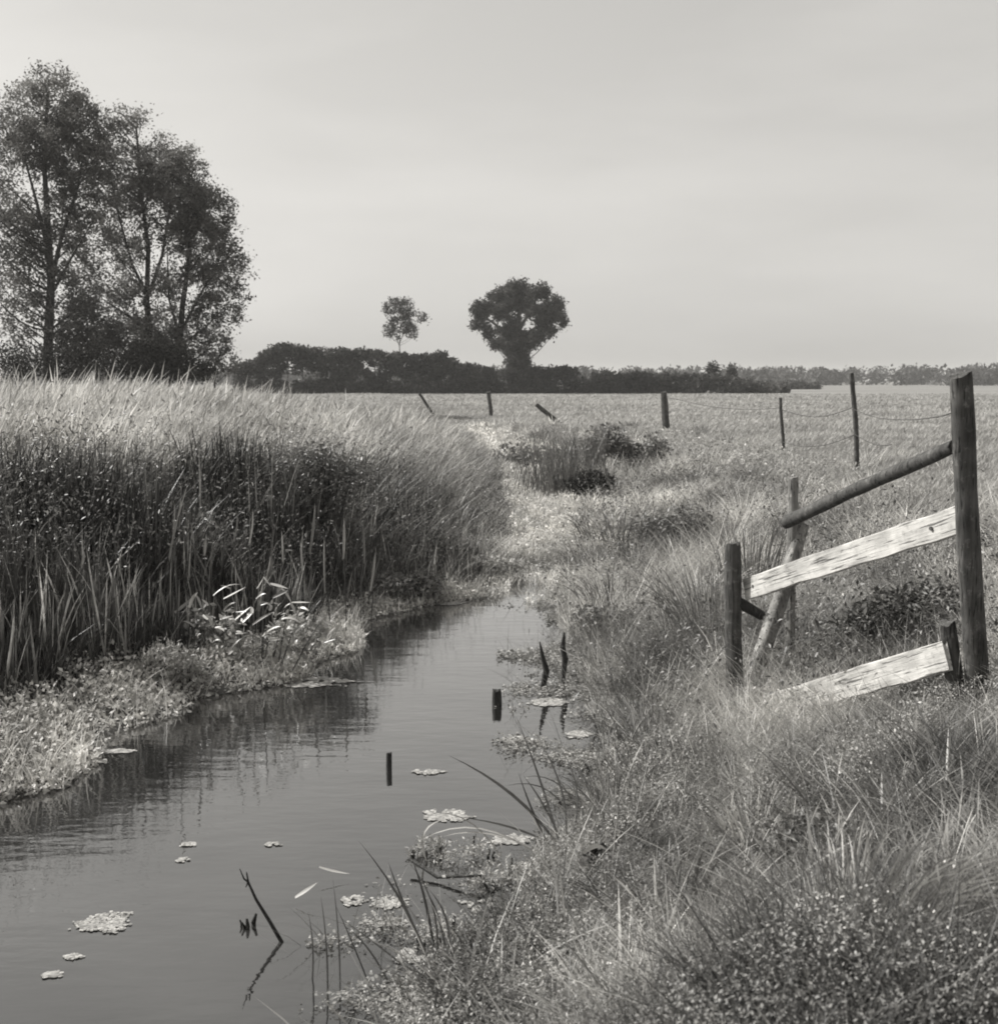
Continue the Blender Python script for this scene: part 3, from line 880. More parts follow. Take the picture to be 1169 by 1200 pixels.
make_tree('sapling_tree', 'low thin sapling beside the dense tree of the left clump', D0,
          [D0 - Vector((0, 0, 0.2)), lt(252, 430, 57), lt(258, 415, 57), lt(264, 395, 57)], 0.05,
          [(lt(255, 425, 57), (0.9, 0.8, 0.7), 1), (lt(264, 405, 57), (0.35, 0.4, 0.6), 0.8)],
          24, 45, 0.13, M['tree_leaf'], 0.3, seed=6)

# undergrowth shrubs at the feet of the left clump
def shrub(name, label, cat, base, blobs, n, size, mat, tone=(0.7, 1.3), group=None, seed=1, stems=8, up=0.2, aspect=0.55, leafkind='foliage'):
    global rng
    keep = rng; rng = np.random.default_rng(seed)
    root = thing(name, label, cat, base, group)
    lf = Buf()
    wt = np.array([r[0] * r[2] for c, r in blobs]); wt /= wt.sum()
    for (c, r), q in zip(blobs, wt):
        m = int(n * q)
        u = rng.normal(0, 1, (m, 3)); u /= np.linalg.norm(u, axis=1)[:, None]
        rad = rng.random(m) ** 0.45
        bump = 0.78 + 0.5 * fnoise(u[:, 0] * 3 + c[0], u[:, 2] * 3 + u[:, 1] * 2, 1.1, seed)
        p = np.array(c) + u * rad[:, None] * bump[:, None] * np.array(r)
        g0 = terrain(p[:, 0], p[:, 1])
        p[:, 2] = np.where(p[:, 2] < g0 + 0.01, g0 + rng.random(m) * r[2] * 0.4, p[:, 2])
        tn = rng.uniform(tone[0], tone[1], m) * (0.75 + 0.5 * fnoise(p[:, 0] * 1.7 / max(r[0], 0.3), p[:, 2] * 2.0 / max(r[2], 0.3), 1.2, seed + 1))
        leaves(lf, p, size * rng.uniform(0.6, 1.35, m), tn, aspect, up)
    sb = Buf()
    for i in range(stems):
        c, r = blobs[i % len(blobs)]
        e = np.array(c) + rng.normal(0, 0.35, 3) * np.array(r)
        s = Vector((base[0] + (e[0] - base[0]) * 0.35, base[1] + (e[1] - base[1]) * 0.35, 0))
        s.z = ter(s.x, s.y) - 0.03
        tube(sb, bez(s, (s + Vector(e)) * 0.5 + Vector((0, 0, 0.1 * r[2])), e, 4), np.linspace(0.02, 0.006, 4) * max(1, r[2] / 1.2), 4, 1.0, False)
    sb.build('stems', M['bark'], root, base)['kind'] = 'stuff'
    o = lf.build(leafkind, mat, root, base); o['kind'] = 'stuff'
    rng = keep
    return root

E0 = gpt(95, 56)
shrub('bramble_thicket', 'dark rounded thicket under the left tree trunks', 'bush', E0,
      [(lt(70, 425, 56), (1.3, 1.2, 0.9)), (lt(105, 425, 56), (1.2, 1.2, 1.0)), (lt(140, 432, 56.5), (1.1, 1.0, 0.7)), (lt(20, 425, 56), (1.6, 1.2, 1.0))], 9000, 0.14, M['hedge_leaf'], seed=11)
E1 = gpt(195, 56)
shrub('elder_bush', 'dark bush below the dense tree beside the pale grass', 'bush', E1,
      [(lt(175, 425, 56), (1.1, 1.0, 0.9)), (lt(205, 428, 56), (1.1, 1.0, 0.9)), (lt(235, 436, 56), (0.8, 0.8, 0.5))], 7000, 0.14, M['hedge_leaf'], seed=12)

# oak at about 155 m
OY = 157
O0 = gpt(612, OY)
def ok(px, py, dY=0): return tuple(at(px, py, OY + dY))
pxm = OY / F
oak_lobes = [((566, 362), 12, 10), ((584, 347), 13, 10), ((606, 340), 14, 10), ((630, 343), 13, 10), ((648, 358), 12, 10), ((655, 376), 9, 9),
             ((640, 388), 9, 7), ((562, 380), 9, 8), ((588, 366), 12, 9), ((626, 364), 12, 8), ((574, 392), 9, 8), ((594, 388), 10, 8), ((584, 403), 7, 6), ((615, 357), 10, 7), ((612, 396), 10, 8), ((645, 371), 9, 7), ((602, 378), 9, 6), ((622, 400), 9, 7), ((630, 394), 8, 6), ((596, 402), 9, 7), ((600, 356), 8, 6), ((635, 377), 8, 5)]
oak_blobs = []
for i, ((px, py), rx, rz) in enumerate(oak_lobes):
    oak_blobs.append((ok(px, py, [-2.5, 2.5, 0][i % 3]), (rx * pxm, rx * pxm * 1.1, rz * pxm), rx * rz))
oak_blobs += [(ok(607, 408, -0.5), (13 * pxm, 1.5, 12 * pxm), 170), (ok(609, 430, -0.5), (15 * pxm, 1.7, 15 * pxm), 230), (ok(596, 398), (10 * pxm, 1.2, 8 * pxm), 90)]
make_tree('oak_tree', 'lone dark spreading oak with an ivied trunk on the hedge line', O0,
          [O0 - Vector((0, 0, 0.3)), ok(611, 440), ok(608, 415), ok(606, 395), ok(607, 375), ok(610, 355)], 0.75, oak_blobs,
          560, 70, 0.36, M['oak_leaf'], 0.55,
          limb_pts=[([ok(608, 412), ok(595, 395), ok(580, 380, -2), ok(566, 370, -3)], 0.32), ([ok(607, 405), ok(622, 388, 1), ok(640, 376, 2), ok(652, 370, 2)], 0.32),
                    ([ok(606, 395), ok(596, 372, 2), ok(590, 350, 3)], 0.28), ([ok(606, 392), ok(620, 365, -2), ok(630, 348, -3)], 0.28)], seed=21)
# small airy tree
TY = 172
T0 = gpt(470, TY)
def st(px, py, d=0): return tuple(at(px, py, TY + d))
make_tree('ash_tree', 'small round tree on a slender trunk behind the left hedge', T0,
          [T0 - Vector((0, 0, 0.2)), st(469, 430), st(468, 405), st(469, 385), st(470, 360)], 0.10,
          [(st(462, 362), (1.5, 1.5, 1.7), 1.2), (st(478, 362), (1.6, 1.5, 1.6), 1.2), (st(460, 385), (1.1, 1.2, 1.6), 0.9), (st(480, 384), (1.2, 1.2, 1.5), 0.8), (st(494, 375), (0.8, 1, 1.1), 0.25)],
          130, 34, 0.30, M['oak_leaf'], 0.5, limb_pts=[([st(468, 405), st(460, 385), st(456, 362)], 0.06), ([st(468, 402), st(478, 380), st(482, 358)], 0.06)], seed=22)

# hedgerows
def hedge(name, label, pts, Y, n, size, seed, depth=2.0, mat=None):
    """pts: (px, top py) knots; the hedge stands on the field at distance Y"""
    global rng
    keep = rng; rng = np.random.default_rng(seed)
    pxs = np.array([q[0] for q in pts], float); pys = np.array([q[1] for q in pts], float)
    X = np.array([at(a, 450, Y).x for a in pxs]); Z = np.array([at(a, b_, Y).z for a, b_ in zip(pxs, pys)])
    mid = (X[0] + X[-1]) / 2
    base = Vector((mid, Y, ter(mid, Y)))
    root = thing(name, label, 'hedge', base)
    lf = Buf()
    span = X[-1] - X[0]
    nl = int(float(np.sum((Z[1:] + Z[:-1]) * 0.5 * np.diff(X))) * 2.6 + span)
    for i in range(nl):
        cx = rng.uniform(X[0], X[-1])
        H = float(np.interp(cx, X, Z)) * (0.93 + 0.16 * float(vnoise(np.array([cx]), np.array([0.0]), 0.5, seed)[0]))
        rz = min(rng.uniform(0.45, 1.05), H * 0.5)
        lev = rng.random()
        cz = max(rz * 0.55, (H - rz) * (1 - 0.12 * lev if i % 4 == 1 else lev))
        if i % 4 == 0: cz = rz * 0.5
        rx_ = rz * rng.uniform(0.8, 1.5)
        cy = Y + rng.uniform(-1, 1) * depth * (0.45 + 0.5 * (1 - cz / max(H, 0.1)))
        m = int(n / nl * rng.uniform(0.7, 1.3))
        u = rng.normal(0, 1, (m, 3)); u /= np.linalg.norm(u, axis=1)[:, None]
        p = np.array([cx, cy, cz]) + u * (rng.random(m)[:, None] ** 0.3) * np.array([rx_, rx_, rz]) * rng.uniform(0.85, 1.12, (m, 1))
        p[:, 2] = np.maximum(p[:, 2], 0.05)
        leaves(lf, p, size * rng.uniform(0.5, 1.25, m), rng.uniform(0.55, 1.5) * rng.uniform(0.75, 1.25, m), 0.65)
    sb = Buf()
    for xx in np.arange(X[0] + 0.6, X[-1] - 0.4, 1.8):
        h_ = float(np.interp(xx, X, Z)) * 0.75
        tube(sb, [(xx, Y, -0.1), (xx + 0.1, Y, h_ * 0.5), (xx + rng.normal(0, 0.3), Y + rng.normal(0, 0.4), h_)], [0.07, 0.05, 0.02], 4, 1.0, False)
    sb.build('stems', M['bark'], root, base)['kind'] = 'stuff'
    o = lf.build('foliage', mat or M['hedge_leaf'], root, base); o['kind'] = 'stuff'
    rng = keep
    return root

hedge('hedgerow', 'high dark hedge sloping down from the left trees towards the oak', [(280, 425), (300, 418), (325, 404), (350, 402), (400, 406), (440, 408), (480, 416), (520, 414), (545, 424), (575, 428)], 154, 72000, 0.42, 31)
hedge('hedgerow', 'low dark hedge running into the foot of the oak', [(560, 430), (590, 428), (620, 428), (645, 430)], 156, 8000, 0.42, 32)
hedge('hedgerow', 'dark clipped hedge stretching right from the oak', [(628, 428), (660, 430), (690, 432), (720, 436), (745, 434), (770, 438), (800, 436), (830, 437), (860, 439), (885, 444), (905, 450), (925, 455)], 158, 34000, 0.42, 33)
hedge('hedgerow', 'faint low hedge in the right distance before the far wood', [(880, 446), (900, 447), (930, 446), (960, 448)], 230, 5000, 0.5, 34)
for px, py, r_, lab, sd in ((835, 424, 0.95, 'round topped bush rising from the right hedge, the larger of two', 41), (857, 427, 0.65, 'small bush rising from the right hedge, the smaller of two', 42)):
    q0 = gpt(px, 165)
    c = at(px, py + 7, 165)
    shrub('hedge_bush', lab, 'bush', q0, [(tuple(c), (r_, 0.9, 0.8)), ((c.x, c.y, c.z - 1.2), (r_ * 1.2, 1.0, 1.3))], 900, 0.38, M['hedge_leaf'], seed=sd, stems=4)

# far wood
b = Buf()
keep = rng; rng = np.random.default_rng(77)
for i in range(680):
    X = rng.uniform(-260, 460); Y = rng.uniform(390, 520)
    if X < 110 and rng.random() < 0.2: continue
    h_ = rng.uniform(4.6, 6.6) * (1.0 + 0.35 * (vnoise(np.array([X]), np.array([0.]), 0.02, 5)[0] - 0.5)) * (Y / 430)
    r_ = rng.uniform(3.0, 7.0)
    m = 150
    u = rng.normal(0, 1, (m, 3)); u /= np.linalg.norm(u, axis=1)[:, None]
    p = np.array([X, Y, h_ * 0.5]) + u * rng.random(m)[:, None] ** 0.4 * np.array([r_, r_, h_ * 0.55])
    p[:, 2] = np.maximum(p[:, 2], 0.2)
    leaves(b, p, rng.uniform(0.8, 1.7, m), rng.uniform(0.6, 1.3) * rng.uniform(0.8, 1.2, m), 0.7)
rng = keep
o = b.build('far_wood', M['far_leaf'])
tag(o, 'hazy far off wood along the right horizon', 'wood', None, 'stuff')

# ------------------------------------------------------------------ posts and wires in the field
def pole_obj(name, mat, base, top, r0, r1, n=9, wob=0.1, segs=11, bend=0.02, parent=None, squash=None, sink=0.25):
    b = Buf()
    base = Vector(base); top = Vector(top)
    d = (top - base).normalized()
    s = base - d * sink
    L_ = (top - s).length
    pts = []
    ph = random.random() * 6
    for i in range(segs):
        t = i / (segs - 1)
        pts.append(s.lerp(top, t) + Vector((math.sin(t * 4 + ph), math.cos(t * 3 + ph), 0)) * bend * L_ * 0.5 * math.sin(t * math.pi))
    rad = np.linspace(r0, r1, segs)
    rad[-1] *= 0.93
    n = max(n, 14); segs2 = 3
    rad = rad * (1 + 0.05 * np.array([random.uniform(-1, 1) for _ in rad]))
    fl = [1 + random.uniform(-0.10, 0.06) for _ in range(n)]
    fl[random.randrange(n)] = 0.72; fl[random.randrange(n)] = 0.80
    tube(b, pts, rad, n, 1.0, True, wob * 0.45, squash, fl, 0.5)
    return b.build(name, mat, parent, base, True)

def field_post(label, top, bot, r, Yoff=0.0, group='posts of the wire fence across the field'):
    p0 = hit(*bot)
    # the lean is kept in the plane facing the viewer
    t = at(top[0], top[1], p0.y + Yoff)
    o = pole_obj('fence_post', M['post'], p0, t, r, r * 0.9, 8, 0.16, 6, 0.03)
    tag(o, label, 'post', group)
    return p0, t

random.seed(5)
fp = {}
fp['a'] = field_post('thick dark post standing before the right hedge', (777, 459), (781, 503), 0.125)
fp['b'] = field_post('thin middle wire post, shorter than its right neighbour', (914, 466), (917, 528), 0.045)
fp['c'] = field_post('tall thin wire post reaching up to the far wood', (997, 437), (1004, 552), 0.05)
fp['d'] = field_post('thin post left of the oak leaning to the left', (491, 461), (508, 486), 0.07)
fp['e'] = field_post('short upright post beyond the weeds below the oak', (572, 459), (575, 487), 0.11)
fp['f'] = field_post('post fallen halfway over, right of the upright one', (628, 474), (654, 496), 0.10)

# ------------------------------------------------------------------ rail fence at the right
F0 = hit(862, 822)
fence = thing('rail_fence', 'broken wooden rail fence with a pale plank running down to the stream', 'fence', F0)
YF = F0.y
random.seed(9)
def box_beam(name, mat, a, b_, hgt, thk, parent, segs=10, jag=0.006, up=Vector((0, 0, 1))):
    """sawn plank from a to b, its wide face upright; origin at a, local X along the plank"""
    a = Vector(a); b_ = Vector(b_)
    d = (b_ - a); L_ = d.length; d.normalize()
    s = d.cross(up).normalized(); u = s.cross(d).normalized()
    from mathutils import Matrix
    bf = Buf(); V = []; Fq = []
    for i in range(segs + 1):
        t = i / segs
        e = random.uniform(-jag, jag); e2 = random.uniform(-jag, jag)
        x = t * L_
        h2 = hgt * 0.5; c = 0.006
        ring = [(-thk / 2, -h2 + c + e), (-thk / 2 + c, -h2 + e), (thk / 2 - c, -h2 + e), (thk / 2, -h2 + c + e),
                (thk / 2, h2 - c + e2), (thk / 2 - c, h2 + e2), (-thk / 2 + c, h2 + e2), (-thk / 2, h2 - c + e2)]
        bow = 0.006 * math.sin(t * 5)
        for (py_, pz_) in ring:
            xx = x + (random.uniform(-0.012, 0.012) if i in (0, segs) else 0)
            V.append((xx, py_ + bow, pz_))
    n = 8
    Fq = [(i * n + j, i * n + (j + 1) % n, (i + 1) * n + (j + 1) % n, (i + 1) * n + j) for i in range(segs) for j in range(n)]
    bf.add(V, Fq, 1.0)
    for i in (0, segs):
        ring = V[i * n:(i + 1) * n]
        c = np.mean(np.array(ring), 0)
        bf.add(list(ring) + [tuple(c)], [(j, (j + 1) % n, n) for j in range(n)], 1.0)
    me = bf.mesh(name, False); me.materials.append(mat)
    o = bpy.data.objects.new(name, me); col.objects.link(o)
    R_ = Matrix((d, s, u)).transposed().to_4x4()
    o.parent = parent
    o.matrix_basis = Matrix.Translation(a - parent.location) @ R_
    return o

# left post, weathered and squared
pa = pole_obj('post', M['post'], F0, at(858, 636, YF), 0.062, 0.060, 8, 0.10, 7, 0.012, fence)
# second post behind it
B1 = hit(926, 788)
B1 = Vector((at(926, 788, B1.y).x, B1.y, B1.z))
pb = pole_obj('post', M['log'], B1, at(929, 559, B1.y), 0.040, 0.042, 9, 0.10, 7, 0.015, fence)
# right hand strainer post
YR = 6.35
rt = at(1124, 437, YR)
rb = Vector((at(1147, 800, YR + 0.05).x, YR + 0.05, 0)); rb.z = ter(rb.x, rb.y)
pc = pole_obj('post', M['post'], rb, rt, 0.066, 0.060, 9, 0.12, 8, 0.01, fence, None, 0.3)
# low broken stump post at the right end of the lower plank
sb0 = at(1124, 800, 6.45); sb0.z = ter(sb0.x, sb0.y)
pd_ = pole_obj('post', M['post'], sb0, at(1109, 728, 6.45), 0.055, 0.05, 8, 0.2, 5, 0.01, fence)
tag(pd_, 'low broken dark stump of a post')
# dark round top rail
pole = pole_obj('rail', M['pole'], at(921, 612, B1.y - 0.07), at(1118, 523, YR + 0.06), 0.046, 0.036, 9, 0.14, 12, 0.015, fence, None, 0.0)
tag(pole, 'dark round top rail')
# pale plank, nearer the camera than the log
plank = box_beam('plank', M['board'], at(874, 690, YF - 0.02), at(1124, 609, YR + 0.02), 0.150, 0.024, fence)
tag(plank, 'bright pale sawn plank')
low = box_beam('plank', M['board'], at(900, 830, YF - 0.35), at(1108, 768, YR + 0.05), 0.165, 0.024, fence)
tag(low, 'lower pale plank half hidden by grass')
# leaning log brace
lg = pole_obj('brace_log', M['log'], at(876, 812, YF + 0.12), at(941, 612, B1.y + 0.05), 0.068, 0.050, 10, 0.16, 10, 0.02, fence, None, 0.15)
# stub of a rail on the left post
sbp = pole_obj('rail_stub', M['dark_wood'], at(862, 704, YF + 0.01), at(893, 722, YF + 0.10), 0.040, 0.036, 8, 0.18, 4, 0.0, fence, None, 0.0)
# nail heads in the plank
for px, py, t_ in ((1101, 613, 0.90), (886, 686, 0.05), (0, 0, 0.30)):
    nb = Buf()
    a_ = at(874, 690, YF - 0.02); c_ = at(1124, 609, YR + 0.02)
    q = a_.lerp(c_, t_)
    d = (c_ - a_).normalized(); s = d.cross(Vector((0, 0, 1))).normalized()
    if s.x > 0: s = -s
    tube(nb, [q + s * 0.008, q + s * 0.017], 0.011, 8)
    nb.build('nail', M['wire'], fence, q)

# wires
def wire(label, pts, r=0.006):
    pts = [Vector(p) for p in pts]
    b = Buf()
    dense = []
    for i in range(len(pts) - 1):
        p0 = pts[max(i - 1, 0)]; p1 = pts[i]; p2 = pts[i + 1]; p3 = pts[min(i + 2, len(pts) - 1)]
        for k in range(8):
            t = k / 8
            dense.append(0.5 * ((2 * p1) + (p2 - p0) * t + (2 * p0 - 5 * p1 + 4 * p2 - p3) * t * t + (3 * p1 - p0 - 3 * p2 + p3) * t ** 3))
    dense.append(pts[-1])
    tube(b, dense, r, 5)
    o = b.build('fence_wire', M['wire'], None, pts[0])
    return tag(o, label, 'wire', 'strands of the sagging wire fence')

ya, yb, yc = fp['a'][0].y, fp['b'][0].y, fp['c'][0].y
wire('upper sagging wire between the tall thin post and the strainer post', [at(998, 479, yc), at(1025, 489, yc * 0.72 + YR * 0.28), at(1060, 492, yc * 0.45 + YR * 0.55), at(1095, 489, yc * 0.2 + YR * 0.8), at(1120, 482, YR + 0.06)], 0.005)
wire('upper sagging wire between the two thin posts', [at(915, 480, yb), at(940, 487, yb * 0.6 + yc * 0.4), at(965, 488, yb * 0.3 + yc * 0.7), at(998, 478, yc)], 0.008)
wire('lower sagging wire between the two thin posts', [at(916, 518, yb), at(940, 523, yb * 0.6 + yc * 0.4), at(968, 521, yb * 0.3 + yc * 0.7), at(1000, 510, yc)], 0.008)
wire('upper wire from the thick post to the thin middle post', [at(779, 465, ya), at(830, 476, ya * 0.6 + yb * 0.4), at(875, 480, ya * 0.3 + yb * 0.7), at(915, 478, yb)], 0.009)
wire('broken lower wire hanging right of the tall thin post', [at(1001, 509, yc), at(1015, 517, yc * 0.8 + YR * 0.2), at(1030, 522, yc * 0.6 + YR * 0.4), at(1044, 521, yc * 0.5 + YR * 0.5)], 0.006)

# small pale peg left of the fence post
g0 = hit(824, 796)
tag(pole_obj('peg', M['pale_peg'], g0, at(831, 757, g0.y), 0.020, 0.017, 7, 0.1, 4, 0.0), 'short pale peg in the grass left of the fence post', 'peg')

# ------------------------------------------------------------------ stakes and sticks standing in the water
def stake(label, top, bot, r):
    p0 = on_level(bot[0], bot[1], ZW)
    t = at(top[0], top[1], p0.y)
    tag(pole_obj('stake', M['dark_wood'], p0, t, r, r * 0.92, 9, 0.12, 6, 0.0, None, None, 0.35), label, 'stake', 'black stakes standing in the water')
stake('thicker black stake in mid stream, the farther of two', (582, 808), (582, 826), 0.036)
stake('slim black stake in mid stream, the nearer of two', (456, 882), (456, 901), 0.021)

def stick(name, label, pts, rads, group=None, mat='dark_wood', n=7):
    b = Buf()
    tube(b, pts, rads, n, 1.0, True, 0.15)
    o = b.build(name, M[mat], None, pts[0])
    return tag(o, label, 'stick', group)

def wl(px, py): return on_level(px, py, ZW)
k0 = wl(636, 806)
stick('broken_stick', 'bent black stick by the right bank, the left of two', [k0 - Vector((0, 0, 0.2)), k0, at(640, 786, k0.y), at(636, 770, k0.y), at(632, 752, k0.y)], [0.012, 0.022, 0.028, 0.018, 0.005], 'black sticks by the right bank')
k0 = wl(659, 800)
stick('broken_stick', 'upright black stick by the right bank, the right of two', [k0 - Vector((0, 0, 0.2)), k0, at(662, 772, k0.y), at(659, 758, k0.y), at(661, 741, k0.y)], [0.014, 0.018, 0.026, 0.022, 0.006], 'black sticks by the right bank')
k0 = wl(330, 1104)
tw = thing('bent_twig', 'thin dark bent twig rising from the water near the bottom edge', 'twig', k0)
b = Buf(); tube(b, [k0 - Vector((0, 0, 0.15)), k0, at(316, 1080, k0.y + 0.02), at(300, 1054, k0.y + 0.04), at(291, 1034, k0.y + 0.05), at(289, 1022, k0.y + 0.05)], [0.010, 0.0095, 0.008, 0.0065, 0.005, 0.0025], 7, 1.0, True, 0.12)
b.build('stem', M['dark_wood'], tw, k0)
b = Buf(); tube(b, [at(291, 1034, k0.y + 0.05), at(286, 1030, k0.y + 0.04), at(281, 1018, k0.y + 0.03)], [0.004, 0.004, 0.0015], 5)
b.build('side_shoot', M['dark_wood'], tw, k0)
b = Buf(); tube(b, [at(291, 1033, k0.y + 0.05), at(288, 1040, k0.y + 0.04)], [0.006, 0.002], 5)
b.build('side_shoot', M['dark_wood'], tw, k0)
# little dark floating bits beside the twig
q = wl(290, 1086)
sw = thing('water_sprig', 'tiny dark sprig poking from the water left of the bent twig', 'sprig', q)
for dx, dz, r in ((-0.035, 0.03, 0.006), (0.0, 0.045, 0.010), (0.03, 0.05, 0.011), (-0.01, 0.03, 0.007)):
    b = Buf()
    s = q + Vector((dx, random.uniform(-0.02, 0.02), -0.04))
    tube(b, [s, s + Vector((random.uniform(-.01, .01), 0, 0.05)), s + Vector((random.uniform(-.015, .015), 0, 0.04 + dz))], [r * 0.5, r, r * 0.5], 6)
    b.build('shoot', M['dark_wood'], sw, q)

# ------------------------------------------------------------------ individual plants
def ribbon(name, pts, w, mat, parent, base, tone=1.0, side=None):
    """one leaf blade as a folded ribbon with its own midrib, along pts"""
    pts = [Vector(p) for p in pts]
    n = len(pts); V = []; Fq = []
    for i, p in enumerate(pts):
        d = (pts[min(i + 1, n - 1)] - pts[max(i - 1, 0)]).normalized()
        s = d.cross(side if side else Vector((0.3, 1, 0.2))).normalized()
        u = s.cross(d)
        t = i / (n - 1)
        wp = w * (0.65 + 0.35 * math.sin(min(t * 2.2, 1) * math.pi / 2)) * (1 - max(0, (t - 0.45) / 0.55) ** 1.6) + 0.0006
        V += [p - s * wp / 2 + u * wp * 0.18, p, p + s * wp / 2 + u * wp * 0.18]
    for i in range(n - 1):
        a = i * 3
        Fq += [(a, a + 1, a + 4, a + 3), (a + 1, a + 2, a + 5, a + 4)]
    b = Buf(); b.add([tuple(v) for v in V], Fq, tone)
    return b.build(name, mat, parent, base)

def clump(name, label, cat, base, blades_px, mat, group=None, w=0.012, tone=1.0, part='blade'):
    """blades_px: list of pixel polylines [(px, py, dY), ...]; each becomes a blade with its own depth"""
    root = thing(name, label, cat, base, group)
    for bl in blades_px:
        ww = w
        if isinstance(bl, tuple): bl, ww = bl
        a = [at(px, py, base.y + dy) for px, py, dy in bl]
        pts = bez(a[0], a[1], a[2], 9)
        ribbon(part, pts, ww * random.uniform(0.8, 1.2), mat, root, base, tone * random.uniform(0.75, 1.25), Vector((0.1, -0.4, 1)) if mat is M['dead_stem'] else None)
    return root

random.seed(21)
def sprout(name, label, cat, base, n, length, spread, mat, w=0.012, lean=(0, 0), tone=1.0, group=None, part='blade', foot=0.05, sag=0.35):
    """a tuft: n curved blades fanning from one foot"""
    root = thing(name, label, cat, base, group)
    for i in range(n):
        a = random.uniform(0, 2 * math.pi)
        L_ = length * random.uniform(0.55, 1.1)
        s = Vector(base) + Vector((math.cos(a) * foot * random.random(), math.sin(a) * foot * random.random(), 0))
        s.z = max(ter(s.x, s.y), ZW) - 0.03
        out = Vector((math.cos(a) * spread + lean[0], math.sin(a) * spread + lean[1], 0)) * random.uniform(0.4, 1.2)
        m1 = s + Vector((out.x * 0.35, out.y * 0.35, 0.75)) * L_
        e = s + Vector((out.x, out.y, 1 - sag * out.length * random.uniform(0.6, 1.6))) * L_
        ribbon(part, bez(s, m1, e, 8), w * random.uniform(0.7, 1.3), mat, root, base, tone * random.uniform(0.6, 1.4))
    return root

# sedges arching over the water, bottom centre
s1 = hit(655, 985)
clump('sedge_tuft', 'sedge tuft with one long blade arching far left over the water', 'sedge', s1,
      [([(652, 990, 0), (610, 925, -0.05), (525, 885, -0.1)], 0.022), [(655, 990, 0), (640, 930, 0.1), (605, 840, 0.15)], [(660, 990, 0), (635, 935, 0.0), (612, 908, -0.1)], [(648, 990, 0), (600, 965, -0.1), (540, 958, -0.15)],
       [(662, 992, 0), (670, 930, 0.1), (632, 868, 0.2)], [(668, 985, 0), (690, 925, 0.1), (655, 875, 0.2)], [(645, 995, 0), (625, 960, -0.1), (607, 905, -0.1)]], M['sedge'], w=0.012)
s2 = hit(512, 1125)
clump('sedge_tuft', 'dark sedge tuft at the bottom edge leaning left over the water', 'sedge', s2,
      [([(505, 1150, 0), (490, 1070, -0.05), (420, 985, -0.1)], 0.012), ([(512, 1150, 0), (505, 1060, 0), (480, 1000, -0.05)], 0.015), [(515, 1150, 0), (470, 1060, 0.1), (455, 1010, 0.1)], [(520, 1150, 0), (540, 1080, 0), (500, 1040, -0.1)],
       [(500, 1155, 0), (460, 1120, -0.1), (398, 1075, -0.1)], [(525, 1150, 0), (520, 1075, 0.1), (500, 1045, 0.1)], [(530, 1150, 0), (560, 1110, 0), (520, 1080, -0.1)], [(508, 1155, 0), (525, 1060, 0), (478, 1010, 0.1)]], M['sedge'], w=0.011)
s3 = wl(398, 1150)
clump('rush_plant', 'few thin upright rush stems in the water at the bottom edge', 'rush', s3,
      [[(398, 1185, -0.02), (400, 1110, 0), (390, 1030, 0.02)], [(383, 1180, 0), (386, 1120, 0), (376, 1050, 0.02)], [(362, 1180, 0.02), (372, 1120, 0.02), (361, 1068, 0.03)], [(440, 1175, 0), (420, 1120, 0.02), (393, 1060, 0.03)], [(470, 1185, 0), (440, 1110, 0), (404, 1085, 0)]],
      M['sedge'], w=0.008, part='stem')
s4 = wl(362, 1058)
clump('floating_straw', 'short pale straw lying over the water right of the bent twig', 'straw', s4, [([(346, 1052, 0), (358, 1045, 0), (372, 1034, 0.03)], 0.018)], M['dead_stem'], part='straw')
s5 = wl(392, 1030)
clump('floating_straw', 'thin pale straw floating above the short one', 'straw', s5, [([(374, 1016, 0), (390, 1022, 0), (410, 1024, 0)], 0.012)], M['dead_stem'], part='straw')
# pale dead loops and bleached leaves near the edge
s6 = hit(600, 1000)
clump('bleached_grass', 'bleached grass blades looping over the water beside the sedges', 'grass', s6,
      [([(640, 1010, 0), (560, 945, 0), (492, 985, -0.1)], 0.010), ([(635, 1000, 0), (570, 965, 0), (520, 980, -0.1)], 0.011), ([(645, 1025, 0), (560, 1015, -0.05), (515, 1030, -0.1)], 0.014), ([(600, 1030, 0), (560, 940, 0), (495, 955, -0.1)], 0.010),
       ([(605, 1035, -0.1), (540, 1020, -0.1), (500, 1030, -0.1)], 0.016), ([(500, 1010, -0.1), (480, 965, -0.1), (530, 958, 0)], 0.010)], M['dead_stem'], w=0.012)
# twig lying from the clump
q = hit(560, 1045)
stick('fallen_twig', 'dark fallen twig lying among the weeds at the water edge', [at(482, 1008, q.y + 0.25), at(512, 1028, q.y + 0.12), at(562, 1026, q.y + 0.05), at(598, 1052, q.y)], [0.009, 0.008, 0.007, 0.004])
# dark clump with pale strap
q = hit(695, 1012)
cl = thing('dark_clump', 'small black clump with a pale curled leaf in the grass', 'clump', q + Vector((0, 0, 0.05)))
b = Buf()
c0 = at(695, 1003, q.y - 0.12)
for i in range(26):
    a = random.uniform(0, 6.28); r = random.uniform(0.01, 0.06)
    p = c0 + Vector((math.cos(a) * r, math.sin(a) * r * 0.6, random.uniform(-0.03, 0.035)))
    tube(b, [p, p + Vector((random.uniform(-.04, .04), random.uniform(-.03, .03), random.uniform(-.02, .03)))], [0.016, 0.008], 6, 1.0, True, 0.3)
b.build('dark_mass', M['dark_wood'], cl, cl.location)
ribbon('curled_leaf', bez(at(683, 1000, c0.y - 0.07), at(700, 985, c0.y - 0.08), at(712, 998, c0.y - 0.05), 7), 0.022, M['pale_sheen_leaf'], cl, cl.location)

